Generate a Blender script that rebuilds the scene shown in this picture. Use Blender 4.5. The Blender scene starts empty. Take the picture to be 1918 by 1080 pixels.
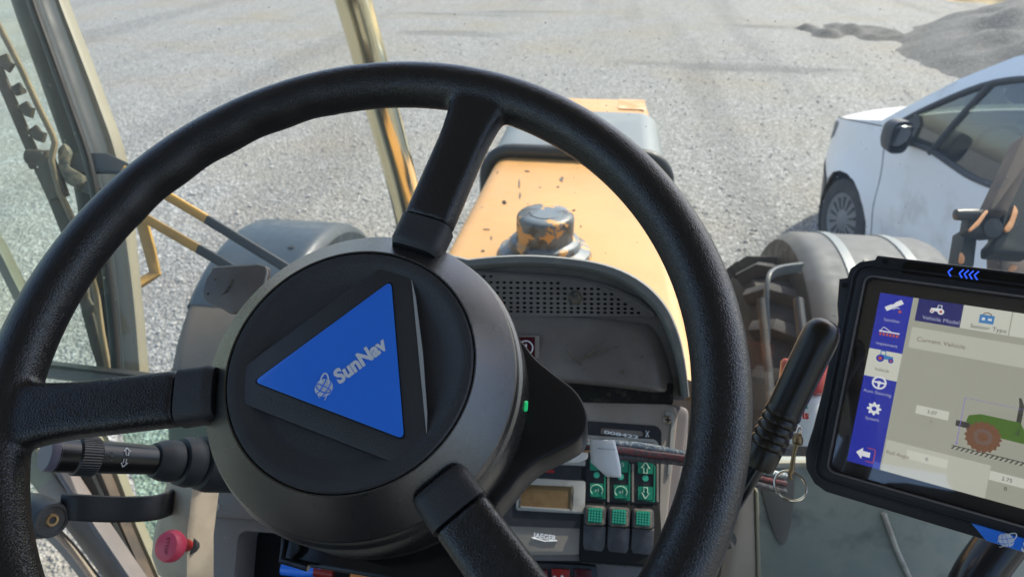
import bpy, bmesh, math, random
from mathutils import Vector as V, Matrix
from mathutils.geometry import tessellate_polygon
from mathutils import noise as mnoise
random.seed(7)
S = bpy.context.scene; COL = S.collection
rad = math.radians

# ------------------------------------------------------------------ camera
F_PX, CX, CY = 1300.0, 959.0, 540.0            # the photograph's own pixel grid (1918 x 1080)
PITCH, YAW = rad(29), rad(7.8)
CAM = V((0, 0, 2.4))
fh = V((-math.sin(YAW), math.cos(YAW), 0)); CR = V((math.cos(YAW), math.sin(YAW), 0))
CF = fh*math.cos(PITCH) + V((0, 0, -math.sin(PITCH)))
CU = fh*math.sin(PITCH) + V((0, 0, math.cos(PITCH)))
cd = bpy.data.cameras.new('camera'); co = bpy.data.objects.new('camera', cd); COL.objects.link(co)
co.matrix_world = Matrix(((CR.x, CU.x, -CF.x, CAM.x), (CR.y, CU.y, -CF.y, CAM.y), (CR.z, CU.z, -CF.z, CAM.z), (0, 0, 0, 1)))
cd.sensor_width = 36; cd.lens = 36*F_PX/1918; cd.clip_start = 0.02; cd.clip_end = 600
cd.dof.use_dof = True; cd.dof.focus_distance = 0.42; cd.dof.aperture_fstop = 15
S.camera = co

# ------------------------------------------------------------------ world, sun, exposure
SUN_EL, SUN_AZ = rad(47), rad(38)               # azimuth clockwise from +Y (ahead of the tractor, to the right)
w = bpy.data.worlds.new('World'); S.world = w; w.use_nodes = True
nt = w.node_tree; bg = nt.nodes['Background']; sky = nt.nodes.new('ShaderNodeTexSky')
sky.sky_type = 'NISHITA'; sky.sun_disc = False; sky.sun_elevation = SUN_EL; sky.sun_rotation = SUN_AZ
sky.dust_density = 2.0
nt.links.new(sky.outputs[0], bg.inputs[0]); bg.inputs[1].default_value = 0.15
sl = bpy.data.lights.new('sun', 'SUN'); sl.energy = 3.3; sl.angle = rad(0.6); sl.color = (1, 0.95, 0.83)
so = bpy.data.objects.new('sun', sl); COL.objects.link(so)
sdir = V((math.sin(SUN_AZ)*math.cos(SUN_EL), math.cos(SUN_AZ)*math.cos(SUN_EL), math.sin(SUN_EL)))
so.rotation_euler = (-sdir).to_track_quat('-Z', 'Y').to_euler(); so.location = (4, 6, 12)
S.view_settings.view_transform = 'Standard'; S.view_settings.look = 'None'
S.view_settings.exposure = 0.95; S.view_settings.gamma = 1
S.cycles.max_bounces = 8; S.cycles.transparent_max_bounces = 16

# ------------------------------------------------------------------ measuring helpers
def ray(x, y): return CR*((x-CX)/F_PX) - CU*((y-CY)/F_PX) + CF
def P(x, y, d): return CAM + ray(x, y)*d
class Pl:
    """a plane of the real scene: o origin, n normal, u/v axes"""
    def __init__(s, o, n, xd):
        s.o = V(o); s.n = V(n).normalized(); xd = V(xd); s.u = (xd - s.n*xd.dot(s.n)).normalized(); s.v = s.n.cross(s.u)
    def hit(s, x, y, h=0):
        r = ray(x, y); o = s.o + s.n*h; return CAM + r*((o-CAM).dot(s.n)/r.dot(s.n))
    def px(s, x, y, h=0):
        q = s.hit(x, y, h) - s.o; return (q.dot(s.u), q.dot(s.v))
    def pp(s, pts, h=0): return [s.px(x, y, h) for x, y in pts]
    def w(s, a, b, h=0): return s.o + s.u*a + s.v*b + s.n*h

# ------------------------------------------------------------------ mesh helpers: a shape is (verts, faces) in world space
def join(*L):
    vs, fs = [], []
    for v, f in L:
        k = len(vs); vs += list(v); fs += [tuple(i+k for i in q) for q in f]
    return vs, fs
def area2(p): return sum(p[i][0]*p[(i+1) % len(p)][1]-p[(i+1) % len(p)][0]*p[i][1] for i in range(len(p)))
def rnd(pts, r, n=5):
    """round the corners of a polygon"""
    if not isinstance(r, (list, tuple)): r = [r]*len(pts)
    out = []; m = len(pts)
    for i in range(m):
        p = V(pts[i]+(0,)) if len(pts[i]) == 2 else V(pts[i]); a = V((*pts[i-1][:2], 0)); b = V((*pts[(i+1) % m][:2], 0))
        da, db = (a-p), (b-p); rr = min(r[i], da.length*.49, db.length*.49)
        if rr <= 1e-7: out.append((p.x, p.y)); continue
        s, e = p+da.normalized()*rr, p+db.normalized()*rr
        for k in range(n+1):
            t = k/n; q = s*(1-t)**2 + p*2*t*(1-t) + e*t*t; out.append((q.x, q.y))
    return out
def offset(pts, d):
    """inward offset for a counter-clockwise loop"""
    m = len(pts); out = []
    for i in range(m):
        a, p, b = pts[i-1], pts[i], pts[(i+1) % m]
        e1 = V((p[0]-a[0], p[1]-a[1])); e2 = V((b[0]-p[0], b[1]-p[1]))
        if e1.length < 1e-9: e1 = e2
        if e2.length < 1e-9: e2 = e1
        n1 = V((-e1.y, e1.x)).normalized(); n2 = V((-e2.y, e2.x)).normalized(); nn = n1+n2
        nn = nn.normalized() if nn.length > 1e-6 else n1
        k = d/max(.45, nn.dot(n1)); out.append((p[0]+nn.x*k, p[1]+nn.y*k))
    return out
def plate(pl, outline, h=0, t=.002, bev=0, holes=(), back=True):
    """solid plate on plane pl; front face at height h, thickness t, rounded front edge bev"""
    o = list(outline)
    if area2(o) < 0: o.reverse()
    hs = []
    for q in holes:
        q = list(q)
        if area2(q) > 0: q.reverse()
        hs.append(q)
    vs, fs = [], []
    steps = [(0, t)] + ([(0, bev), (bev*.3, bev*.3), (bev, 0)] if bev else [(0, 0)])
    front = []
    for li, L in enumerate([o]+hs):
        rings = []
        for ins, dep in steps:
            LL = offset(L, ins) if ins and (li == 0) else L
            k = len(vs); vs += [pl.w(a, b, h-dep) for a, b in LL]; rings.append(k)
        m = len(L)
        for r0, r1 in zip(rings, rings[1:]):
            for i in range(m): j = (i+1) % m; fs.append((r0+i, r0+j, r1+j, r1+i))
        front.append((rings[-1], offset(o, bev) if (li == 0 and bev) else L, rings[0]))
    polys = [[V((a, b, 0)) for a, b in L] for _, L, _ in front]
    idx, idb = [], []
    for st, L, sb in front: idx += [st+i for i in range(len(L))]; idb += [sb+i for i in range(len(L))]
    flat = [q for p in polys for q in p]
    for a, b, c in tessellate_polygon(polys):
        if (flat[b]-flat[a]).cross(flat[c]-flat[a]).z < 0: b, c = c, b
        fs.append((idx[a], idx[b], idx[c]))
        if back: fs.append((idb[a], idb[c], idb[b]))
    return vs, fs
def circ(a, b, r, n=24, ry=None, rot=0): return [(a+r*math.cos(rot+2*math.pi*k/n), b+(ry or r)*math.sin(rot+2*math.pi*k/n)) for k in range(n)]
def rect(a0, b0, a1, b1): return [(a0, b0), (a1, b0), (a1, b1), (a0, b1)]
def frames(pts):
    pts = [V(p) for p in pts]; out = []
    ref = None
    for i in range(len(pts)):
        t = (pts[min(i+1, len(pts)-1)]-pts[max(i-1, 0)]).normalized()
        if ref is None: ref = V((0, 0, 1)) if abs(t.z) < .9 else V((0, 1, 0))
        a = (ref - t*ref.dot(t)).normalized(); ref = a; out.append((pts[i], t, a, t.cross(a)))
    return out
def tube(pts, r, n=14, caps=True, flat=None, up=None):
    """swept tube; r may be a list; flat=(w,h) gives a rounded flat section, its width lying along 'up'"""
    fr = frames(pts); m = len(fr); vs, fs = [], []
    if not isinstance(r, (list, tuple)): r = [r]*m
    for i, (p, t, a, b) in enumerate(fr):
        if up is not None:
            a = (V(up)-t*V(up).dot(t)).normalized(); b = t.cross(a)
        for k in range(n):
            c, s = math.cos(2*math.pi*k/n), math.sin(2*math.pi*k/n)
            if flat:
                e = .35; c = math.copysign(abs(c)**e, c); s = math.copysign(abs(s)**e, s)
                vs.append(p + a*c*flat[0]/2*r[i] + b*s*flat[1]/2*r[i])
            else: vs.append(p + a*c*r[i] + b*s*r[i])
    for i in range(m-1):
        for k in range(n): j = (k+1) % n; fs.append((i*n+k, (i+1)*n+k, (i+1)*n+j, i*n+j)[::-1])
    if caps: fs.append(tuple(range(n))); fs.append(tuple(reversed(range((m-1)*n, m*n))))
    return vs, fs
def spline(pts, n=8):
    pts = [V(p) for p in pts]; out = []
    for i in range(len(pts)-1):
        p0 = pts[max(i-1, 0)]; p1 = pts[i]; p2 = pts[i+1]; p3 = pts[min(i+2, len(pts)-1)]
        for k in range(n):
            t = k/n; out.append(.5*((2*p1)+(p2-p0)*t+(2*p0-5*p1+4*p2-p3)*t*t+(3*p1-p0-3*p2+p3)*t**3))
    out.append(pts[-1]); return out
def spl2(pts, n=6): return [(q.x, q.y) for q in spline([V((a, b, 0)) for a, b in pts], n)]
def lathe(o, ax, prof, n=48, a0=0, a1=2*math.pi, ref=None):
    """prof: list of (radius, height along ax)"""
    o = V(o); ax = V(ax).normalized(); ref = V(ref) if ref is not None else (V((1, 0, 0)) if abs(ax.x) < .9 else V((0, 1, 0)))
    u = (ref-ax*ref.dot(ax)).normalized(); v = ax.cross(u); full = abs(a1-a0-2*math.pi) < 1e-6
    vs, fs = [], []; m = n if full else n+1
    for k in range(m):
        t = a0+(a1-a0)*k/n
        for r, h in prof: vs.append(o+ax*h+(u*math.cos(t)+v*math.sin(t))*max(r, 1e-5))
    L = len(prof)
    for k in range(n):
        j = (k+1) % m
        for i in range(L-1): fs.append((k*L+i, j*L+i, j*L+i+1, k*L+i+1))
    return vs, fs
def grid(f, nu, nv):
    vs = [f(i/nu, j/nv) for j in range(nv+1) for i in range(nu+1)]
    fs = [(j*(nu+1)+i, j*(nu+1)+i+1, (j+1)*(nu+1)+i+1, (j+1)*(nu+1)+i) for j in range(nv) for i in range(nu)]
    return vs, fs
def box(c, ex, ey, ez, bev=.0):
    """box centred at c with half-extent vectors; slightly bevelled"""
    c, ex, ey, ez = V(c), V(ex), V(ey), V(ez)
    pl = Pl(c, ez, ex); a, b, h = ex.length, ey.length, ez.length
    bev = min(bev, a*.4, b*.4, h*.8)
    return plate(pl, rnd(rect(-a, -b, a, b), bev*1.5, 3) if bev else rect(-a, -b, a, b), h, 2*h, bev)
def text(pl, s, a, b, hgt, ang=0, wid=None, h=0, t=.0002, bold=0, shear=0, center=False):
    """lettering lying on plane pl; a,b = left baseline point, hgt = cap height"""
    cu = bpy.data.curves.new('t', 'FONT'); cu.body = s; cu.size = 1; cu.offset = bold; cu.shear = shear; cu.resolution_u = 3
    ob = bpy.data.objects.new('t', cu); COL.objects.link(ob)
    dg = bpy.context.evaluated_depsgraph_get(); me = bpy.data.meshes.new_from_object(ob.evaluated_get(dg))
    vs = [x.co.copy() for x in me.vertices]; fs = [tuple(p.vertices) for p in me.polygons]
    bpy.data.objects.remove(ob); bpy.data.curves.remove(cu); bpy.data.meshes.remove(me)
    x0 = min(q.x for q in vs); x1 = max(q.x for q in vs); k = hgt/.73; kx = (wid/(x1-x0)) if wid else k
    ca, sa = math.cos(ang), math.sin(ang); out = []
    xc = (x1-x0)*kx/2 if center else 0
    for q in vs:
        x, y = (q.x-x0)*kx-xc, q.y*k; out.append(pl.w(a+x*ca-y*sa, b+x*sa+y*ca, h+t))
    return out, fs

def obj(name, vf, mat, root=None, parent=None, smooth=40, label=None, at=None):
    """one mesh object; parts go under root (an Empty at rest rotation), sub-parts under a part"""
    vs, fs = vf; par = parent or root
    base = V(at) if at is not None else (V(root.location) if root else sum((V(v) for v in vs), V())/len(vs))
    me = bpy.data.meshes.new(name); me.from_pydata([tuple(V(v)-base) for v in vs], [], fs); me.validate()
    bm = bmesh.new(); bm.from_mesh(me); bmesh.ops.recalc_face_normals(bm, faces=bm.faces); bm.to_mesh(me); bm.free()
    if smooth:
        me.polygons.foreach_set('use_smooth', [True]*len(me.polygons)); me.set_sharp_from_angle(angle=rad(smooth))
    me.materials.append(mat)
    o = bpy.data.objects.new(name, me); COL.objects.link(o)
    if par: o.parent = par
    else: o.location = base
    if label: o['label'] = label
    return o
def thing(name, label, cat, loc, group=None):
    o = bpy.data.objects.new(name, None); COL.objects.link(o); o.location = V(loc); o.empty_display_size = .05
    return tag(o, label, cat, group)
def tag(o, label, cat, group=None):
    o['label'] = label; o['category'] = cat
    if group: o['group'] = group
    return o

# ------------------------------------------------------------------ materials
def mat(name, col, rough=.5, metal=0, bump=None, var=None, spec=None, coat=0, emit=None, rvar=0):
    """bump=(kind, scale, distance, strength); var=(colour2, scale, lo, hi) a second colour in noise patches"""
    m = bpy.data.materials.new(name); m.use_nodes = True; t = m.node_tree; b = t.nodes['Principled BSDF']; L = t.links
    b.inputs['Base Color'].default_value = (*col, 1); b.inputs['Roughness'].default_value = rough; b.inputs['Metallic'].default_value = metal
    if spec is not None: b.inputs['Specular IOR Level'].default_value = spec
    if coat: b.inputs['Coat Weight'].default_value = coat; b.inputs['Coat Roughness'].default_value = .05
    if emit: b.inputs['Emission Color'].default_value = (*emit[0], 1); b.inputs['Emission Strength'].default_value = emit[1]
    tc = t.nodes.new('ShaderNodeTexCoord')
    if var:
        vl = var if isinstance(var, list) else [var]; cur = None
        for c2, sc, lo, hi in vl:
            n = t.nodes.new('ShaderNodeTexNoise'); n.inputs['Scale'].default_value = sc; n.inputs['Detail'].default_value = 6; n.inputs['Roughness'].default_value = .6
            L.new(tc.outputs['Object'], n.inputs['Vector'])
            r = t.nodes.new('ShaderNodeMapRange'); r.inputs[1].default_value = lo; r.inputs[2].default_value = hi; L.new(n.outputs[0], r.inputs[0])
            x = t.nodes.new('ShaderNodeMix'); x.data_type = 'RGBA'; L.new(r.outputs[0], x.inputs[0])
            if cur is None: x.inputs[6].default_value = (*col, 1)
            else: L.new(cur, x.inputs[6])
            x.inputs[7].default_value = (*c2, 1); cur = x.outputs[2]
        L.new(cur, b.inputs['Base Color'])
    if rvar:
        n = t.nodes.new('ShaderNodeTexNoise'); n.inputs['Scale'].default_value = 25; n.inputs['Detail'].default_value = 5; L.new(tc.outputs['Object'], n.inputs['Vector'])
        r = t.nodes.new('ShaderNodeMapRange'); r.inputs[1].default_value = .3; r.inputs[2].default_value = .7; r.inputs[3].default_value = rough-rvar; r.inputs[4].default_value = rough+rvar
        L.new(n.outputs[0], r.inputs[0]); L.new(r.outputs[0], b.inputs['Roughness'])
    if bump:
        kind, sc, dist, st = bump
        if kind == 'grain':
            n = t.nodes.new('ShaderNodeTexVoronoi'); n.inputs['Scale'].default_value = sc; n.feature = 'DISTANCE_TO_EDGE'
            d = t.nodes.new('ShaderNodeTexNoise'); d.inputs['Scale'].default_value = sc*.6; L.new(tc.outputs['Object'], d.inputs['Vector'])
            mx = t.nodes.new('ShaderNodeMix'); mx.data_type = 'RGBA'; mx.blend_type = 'LINEAR_LIGHT'; mx.inputs[0].default_value = .0008
            L.new(tc.outputs['Object'], mx.inputs[6]); L.new(d.outputs[1], mx.inputs[7]); L.new(mx.outputs[2], n.inputs['Vector'])
        else:
            n = t.nodes.new('ShaderNodeTexNoise'); n.inputs['Scale'].default_value = sc; n.inputs['Detail'].default_value = 4; L.new(tc.outputs['Object'], n.inputs['Vector'])
        bp = t.nodes.new('ShaderNodeBump'); bp.inputs['Distance'].default_value = dist; bp.inputs['Strength'].default_value = st
        hsrc = n.outputs[0]
        if kind == 'grain':
            r = t.nodes.new('ShaderNodeMapRange'); r.interpolation_type = 'SMOOTHSTEP'; r.inputs[1].default_value = 0; r.inputs[2].default_value = .28; L.new(n.outputs[0], r.inputs[0]); hsrc = r.outputs[0]
        L.new(hsrc, bp.inputs['Height']); L.new(bp.outputs[0], b.inputs['Normal'])
    return m
def glassmat(name, tint, dust_haze=.04, dust_haze_col=(.6, .6, .55), speck=True, gloss=1.0):
    m = bpy.data.materials.new(name); m.use_nodes = True; t = m.node_tree; L = t.links
    for n in list(t.nodes): t.nodes.remove(n)
    out = t.nodes.new('ShaderNodeOutputMaterial'); tr = t.nodes.new('ShaderNodeBsdfTransparent'); tr.inputs[0].default_value = (*tint, 1)
    gl = t.nodes.new('ShaderNodeBsdfGlossy'); gl.inputs['Roughness'].default_value = .02
    df = t.nodes.new('ShaderNodeBsdfDiffuse'); df.inputs[0].default_value = (*dust_haze_col, 1)
    fr = t.nodes.new('ShaderNodeFresnel'); fr.inputs[0].default_value = 1.45
    fm = t.nodes.new('ShaderNodeMath'); fm.operation = 'MULTIPLY'; fm.inputs[1].default_value = gloss; L.new(fr.outputs[0], fm.inputs[0])
    m1 = t.nodes.new('ShaderNodeMixShader'); L.new(fm.outputs[0], m1.inputs[0]); L.new(tr.outputs[0], m1.inputs[1]); L.new(gl.outputs[0], m1.inputs[2])
    tc = t.nodes.new('ShaderNodeTexCoord'); n = t.nodes.new('ShaderNodeTexNoise'); n.inputs['Scale'].default_value = 6; n.inputs['Detail'].default_value = 6; L.new(tc.outputs['Object'], n.inputs['Vector'])
    r = t.nodes.new('ShaderNodeMapRange'); r.inputs[1].default_value = .3; r.inputs[2].default_value = .75; r.inputs[3].default_value = dust_haze*.4; r.inputs[4].default_value = dust_haze*1.6; L.new(n.outputs[0], r.inputs[0])
    fac = r.outputs[0]
    if speck:
        vo = t.nodes.new('ShaderNodeTexVoronoi'); vo.inputs['Scale'].default_value = 60; L.new(tc.outputs['Object'], vo.inputs['Vector'])
        lt = t.nodes.new('ShaderNodeMath'); lt.operation = 'LESS_THAN'; lt.inputs[1].default_value = .06; L.new(vo.outputs[0], lt.inputs[0])
        ad = t.nodes.new('ShaderNodeMath'); ad.operation = 'MULTIPLY_ADD'; ad.inputs[1].default_value = .35; L.new(lt.outputs[0], ad.inputs[0]); L.new(fac, ad.inputs[2]); fac = ad.outputs[0]
    m2 = t.nodes.new('ShaderNodeMixShader'); L.new(fac, m2.inputs[0]); L.new(m1.outputs[0], m2.inputs[1]); L.new(df.outputs[0], m2.inputs[2])
    L.new(m2.outputs[0], out.inputs[0]); return m
def gravelmat(name, k=1.0, dark=False):
    m = bpy.data.materials.new(name); m.use_nodes = True; t = m.node_tree; b = t.nodes['Principled BSDF']; L = t.links
    tc = t.nodes.new('ShaderNodeTexCoord').outputs['Object']; b.inputs['Roughness'].default_value = .75; b.inputs['Specular IOR Level'].default_value = .35
    def vor(sc, ch=0):
        v = t.nodes.new('ShaderNodeTexVoronoi'); v.inputs['Scale'].default_value = sc; L.new(tc, v.inputs['Vector']); return v
    v1, v2, v3 = vor(26), vor(60), vor(9)
    def ramp(src, pts):
        r = t.nodes.new('ShaderNodeValToRGB'); e = r.color_ramp.elements
        while len(e) < len(pts): e.new(.5)
        for el, (p, c) in zip(e, pts): el.position = p; el.color = (*c, 1)
        L.new(src, r.inputs[0]); return r.outputs[0]
    def sep(v):
        s = t.nodes.new('ShaderNodeSeparateColor'); L.new(v.outputs['Color'], s.inputs[0]); return s
    s1, s2, s3 = sep(v1), sep(v2), sep(v3)
    def g(x): return tuple(min(.9, x*k*c) for c in (.99, 1, .945))
    c1 = ramp(s1.outputs[0], [(0, g(.17)), (.35, g(.30)), (.75, g(.42)), (.93, g(.52)), (1, g(.75))])
    c2 = ramp(s2.outputs[1], [(0, g(.2)), (.5, g(.36)), (1, g(.55))])
    def mix(f, a, bb, mode='MIX'):
        x = t.nodes.new('ShaderNodeMix'); x.data_type = 'RGBA'; x.blend_type = mode
        if isinstance(f, float): x.inputs[0].default_value = f
        else: L.new(f, x.inputs[0])
        for s, i in ((a, 6), (bb, 7)):
            if isinstance(s, tuple): x.inputs[i].default_value = (*s, 1)
            else: L.new(s, x.inputs[i])
        return x.outputs[2]
    c = mix(.5, c1, c2)
    def nz(sc, lo, hi, vec=tc, det=5):
        n = t.nodes.new('ShaderNodeTexNoise'); n.inputs['Scale'].default_value = sc; n.inputs['Detail'].default_value = det; L.new(vec, n.inputs['Vector'])
        r = t.nodes.new('ShaderNodeMapRange'); r.inputs[1].default_value = lo; r.inputs[2].default_value = hi; L.new(n.outputs[0], r.inputs[0]); return r.outputs[0]
    mp = t.nodes.new('ShaderNodeMapping'); mp.inputs['Scale'].default_value = (.25, 1, 1); mp.inputs['Rotation'].default_value = (0, 0, .12); L.new(tc, mp.inputs['Vector'])
    if not dark:
        c = mix(nz(.5, .45, .75), c, (.37, .335, .26), 'MIX')
        c = mix(nz(.55, .60, .68, mp.outputs[0], 8), c, (.55, .56, .58), 'MULTIPLY')
    if not dark:
        m2 = t.nodes.new('ShaderNodeMapping'); m2.inputs['Scale'].default_value = (1.1, .07, 1); m2.inputs['Rotation'].default_value = (0, 0, -.55); L.new(tc, m2.inputs['Vector'])
        c = mix(nz(.9, .52, .66, m2.outputs[0], 4), c, (.80, .80, .81), 'MULTIPLY')
    d = t.nodes.new('ShaderNodeMath'); d.operation = 'ADD'; L.new(v1.outputs['Distance'], d.inputs[0]); L.new(v2.outputs['Distance'], d.inputs[1])
    gap = t.nodes.new('ShaderNodeMapRange'); gap.inputs[1].default_value = .75; gap.inputs[2].default_value = 1.1; gap.inputs[3].default_value = 0; gap.inputs[4].default_value = .55; L.new(d.outputs[0], gap.inputs[0])
    c = mix(gap.outputs[0], c, (.09, .085, .075))
    L.new(c, b.inputs['Base Color'])
    bp = t.nodes.new('ShaderNodeBump'); bp.invert = True; bp.inputs['Distance'].default_value = .02; bp.inputs['Strength'].default_value = .8
    L.new(d.outputs[0], bp.inputs['Height']); L.new(bp.outputs[0], b.inputs['Normal'])
    return m

M = {}
M['gravel'] = gravelmat('gravel', 1.0)
M['gravel_dark'] = gravelmat('dark_gravel', .36, True)
M['stone'] = mat('loose_stone', (.30, .295, .275), .8, var=((.42, .41, .38), 3, .4, .6), bump=('noise', 80, .004, .5))
M['rim'] = mat('grained_black_urethane', (.011, .0108, .012), .31, bump=('grain', 650, .00022, .5), spec=.75, rvar=.05)
M['cap'] = mat('fine_black_plastic', (.034, .034, .037), .42, bump=('noise', 1500, .0006, .7), spec=.6, var=((.036, .036, .04), 30, .5, .75), rvar=.06)
M['hubring'] = mat('satin_dark_metallic', (.135, .133, .132), .27, .88, bump=('noise', 1500, .0003, .45), var=((.155, .152, .15), 9, .4, .8), rvar=.02)
M['hubdark'] = mat('hub_side_black', (.02, .019, .018), .35, bump=('noise', 2000, .0002, .3))
M['gloss'] = mat('glossy_black', (.012, .012, .013), .18, rvar=.06)
M['lobe'] = mat('moulded_black', (.013, .013, .015), .32, bump=('noise', 1500, .0002, .3))
M['blue'] = mat('badge_blue', (.028, .23, 1.0), .3, coat=.4)
M['white'] = mat('print_white', (.84, .87, .92), .5)
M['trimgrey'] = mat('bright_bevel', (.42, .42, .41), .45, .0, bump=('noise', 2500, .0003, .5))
M['green'] = mat('green_led', (.0, .35, .12), .4, emit=((.03, .8, .25), .22))
M['fascia'] = mat('worn_fascia', (.165, .142, .128), .36, var=[((.23, .205, .18), 14, .45, .7), ((.16, .14, .12), 60, .66, .72)], bump=('noise', 900, .0003, .3), rvar=.1)
M['fascia_lip'] = mat('fascia_lip', (.20, .205, .195), .38, var=((.28, .27, .24), 30, .55, .7), rvar=.1)
M['sidecover'] = mat('purple_grey_cover', (.185, .162, .155), .5, var=[((.14, .13, .13), 12, .45, .7), ((.25, .23, .2), 90, .68, .74)], bump=('noise', 1200, .0003, .3))
M['panelgrey'] = mat('instrument_face', (.29, .255, .215), .5, var=((.21, .18, .15), 18, .45, .7), bump=('noise', 1500, .0002, .3))
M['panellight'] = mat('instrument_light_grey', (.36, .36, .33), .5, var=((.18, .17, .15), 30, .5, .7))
M['paneldark'] = mat('instrument_dark', (.028, .03, .036), .4, var=((.05, .05, .05), 40, .5, .7))
M['hole'] = mat('dark_void', (.006, .006, .006), .9)
M['foam'] = mat('dusty_foam', (.012, .011, .009), .95, var=((.07, .06, .04), 120, .55, .7), bump=('noise', 300, .003, 1))
M['lcd'] = mat('amber_lcd', (.22, .15, .075), .18, var=((.12, .07, .035), 22, .4, .65), coat=.5)
M['greenprint'] = mat('green_print', (.012, .22, .13), .45)
M['greenlens'] = mat('green_lens', (.01, .18, .12), .25)
M['greendot'] = mat('green_lens_grid', (.05, .40, .27), .35)
M['palegreen'] = mat('pale_print', (.45, .62, .5), .5)
M['dirtyedge'] = mat('dirty_edge', (.16, .13, .09), .7, var=((.05, .05, .045), 120, .45, .6))
M['rocker'] = mat('rocker_plastic', (.055, .053, .058), .42, var=((.09, .088, .095), 70, .45, .7), bump=('noise', 1500, .0003, .4))
M['redlamp'] = mat('red_lamp', (.30, .02, .015), .3); M['darkred'] = mat('dark_red_lamp', (.07, .006, .012), .3)
M['redprint'] = mat('red_print', (.35, .02, .02), .5)
M['screw'] = mat('screw_steel', (.30, .24, .18), .4, .7)
M['brass'] = mat('brass_insert', (.35, .24, .12), .4, .8)
M['stalk'] = mat('stalk_gloss', (.007, .008, .009), .26)
M['rubber'] = mat('bellows_rubber', (.022, .027, .032), .55, rvar=.05)
M['endcap'] = mat('stalk_end_cap', (.16, .15, .2), .45)
M['arm'] = mat('painted_black_steel', (.022, .022, .024), .45, var=((.06, .055, .05), 120, .68, .75))
M['knobgrey'] = mat('grey_knob', (.05, .058, .068), .4, var=((.02, .02, .02), 30, .5, .7))
M['pink'] = mat('pink_red_plastic', (.72, .07, .13), .4); M['pinkdark'] = mat('stop_relief', (.33, .015, .04), .5)
M['column'] = mat('beige_column', (.40, .34, .26), .55, var=((.2, .17, .13), 9, .45, .7))
M['lever'] = mat('worn_black_grip', (.017, .013, .009), .33, spec=.5, rvar=.08, var=((.05, .036, .02), 60, .6, .75))
M['chrome'] = mat('chrome_tube', (.78, .72, .50), .16, 1, rvar=.04, bump=('noise', 15, .002, .15))
M['nickel'] = mat('nickel', (.75, .68, .56), .2, 1)
M['orange'] = mat('tractor_orange', (.57, .31, .105), .45, var=[((.50, .265, .085), 3, .4, .7), ((.17, .10, .05), 16, .70, .715)], rvar=.08)
M['orange_worn'] = mat('worn_orange', (.62, .24, .06), .5, var=((.75, .45, .24), 7, .42, .6))
M['band'] = mat('hood_band_grey', (.15, .175, .18), .45, var=((.22, .235, .22), 3, .45, .7))
M['seal'] = mat('black_seal', (.022, .025, .025), .5, rvar=.1)
M['capgrey'] = mat('filler_grey', (.12, .15, .17), .45, var=[((.045, .045, .04), 14, .5, .6), ((.55, .29, .08), 20, .565, .585)], rvar=.1)
M['fender'] = mat('fender_plastic', (.085, .09, .088), .62, spec=.35, var=((.13, .13, .12), 4, .4, .7), rvar=.08)
M['fender_l'] = mat('dark_fender_plastic', (.022, .034, .042), .42, var=((.04, .05, .055), 5, .4, .7), rvar=.1)
M['fender_in'] = mat('brown_inner_fender', (.12, .092, .062), .7, var=((.085, .07, .05), 5, .4, .7))
M['tyre'] = mat('tyre_rubber', (.022, .022, .022), .8, var=((.06, .052, .04), 9, .45, .7), bump=('noise', 60, .004, .5))
M['wheelgrey'] = mat('wheel_grey', (.12, .14, .15), .6)
M['yellow'] = mat('yellow_flat_bar', (.42, .25, .045), .5, var=((.25, .15, .04), 15, .5, .7))
M['darkgreen'] = mat('dark_green_grey', (.014, .022, .02), .55, spec=.3, var=[((.03, .036, .03), 8, .4, .7), ((.40, .20, .05), 9, .66, .68)])
M['brown'] = mat('dusty_brown', (.10, .075, .055), .7, var=((.06, .05, .042), 22, .45, .6))
M['tan'] = mat('tan_strip', (.26, .18, .105), .6, var=((.15, .11, .075), 30, .5, .7))
M['cream'] = mat('cream_paint', (.26, .245, .175), .5, var=((.2, .185, .13), 4, .45, .7))
M['pillar'] = mat('pillar_rubber', (.022, .028, .027), .5, rvar=.12, spec=.35)
M['headliner'] = mat('cab_lining', (.33, .32, .29), .8)
M['beige'] = mat('beige_frame', (.30, .26, .21), .5, var=((.22, .18, .14), 8, .4, .7))
M['glass'] = glassmat('windscreen_glass', (.97, .985, .965), .085)
M['doorglass'] = glassmat('green_door_glass', (.78, .91, .84), .03, (.45, .55, .5), True, .3)
M['lowglass'] = mat('dusty_lower_panel', (.17, .21, .195), .45, var=[((.32, .33, .28), 6, .4, .72), ((.06, .085, .09), 12, .5, .7)], rvar=.1)
M['vanwhite'] = mat('van_white', (.88, .90, .92), .28, coat=.6, var=((.50, .45, .38), 2.2, .56, .8))
M['vandark'] = mat('van_black_plastic', (.035, .038, .042), .5)
M['vanglass'] = glassmat('van_glass', (.26, .31, .27), .03, (.4, .42, .36), False, 3.6)
M['vanseat'] = mat('van_interior', (.06, .06, .065), .8)
M['mirror'] = mat('mirror_glass', (.16, .17, .18), .06, 1)
M['hubcap'] = mat('van_hubcap', (.20, .21, .22), .5, .3)
M['tablet'] = mat('tablet_shell', (.018, .019, .024), .42, bump=('noise', 1800, .0002, .25), rvar=.06)
M['bezel'] = mat('screen_bezel', (.004, .004, .005), .12)
M['label'] = mat('white_tag', (.84, .86, .87), .55); M['ink'] = mat('label_ink', (.03, .03, .035), .6)
M['braid_blue'] = mat('braid_blue_white', (.16, .22, .26), .5, var=((.5, .52, .45), 330, .48, .56))
M['braid_red'] = mat('braid_red', (.15, .02, .022), .5, var=((.03, .02, .025), 400, .46, .55))
M['braid_black'] = mat('braid_black', (.014, .014, .018), .45, var=((.06, .06, .07), 400, .5, .56))
M['wireclr'] = mat('copper_wires', (.35, .2, .1), .4)
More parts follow.
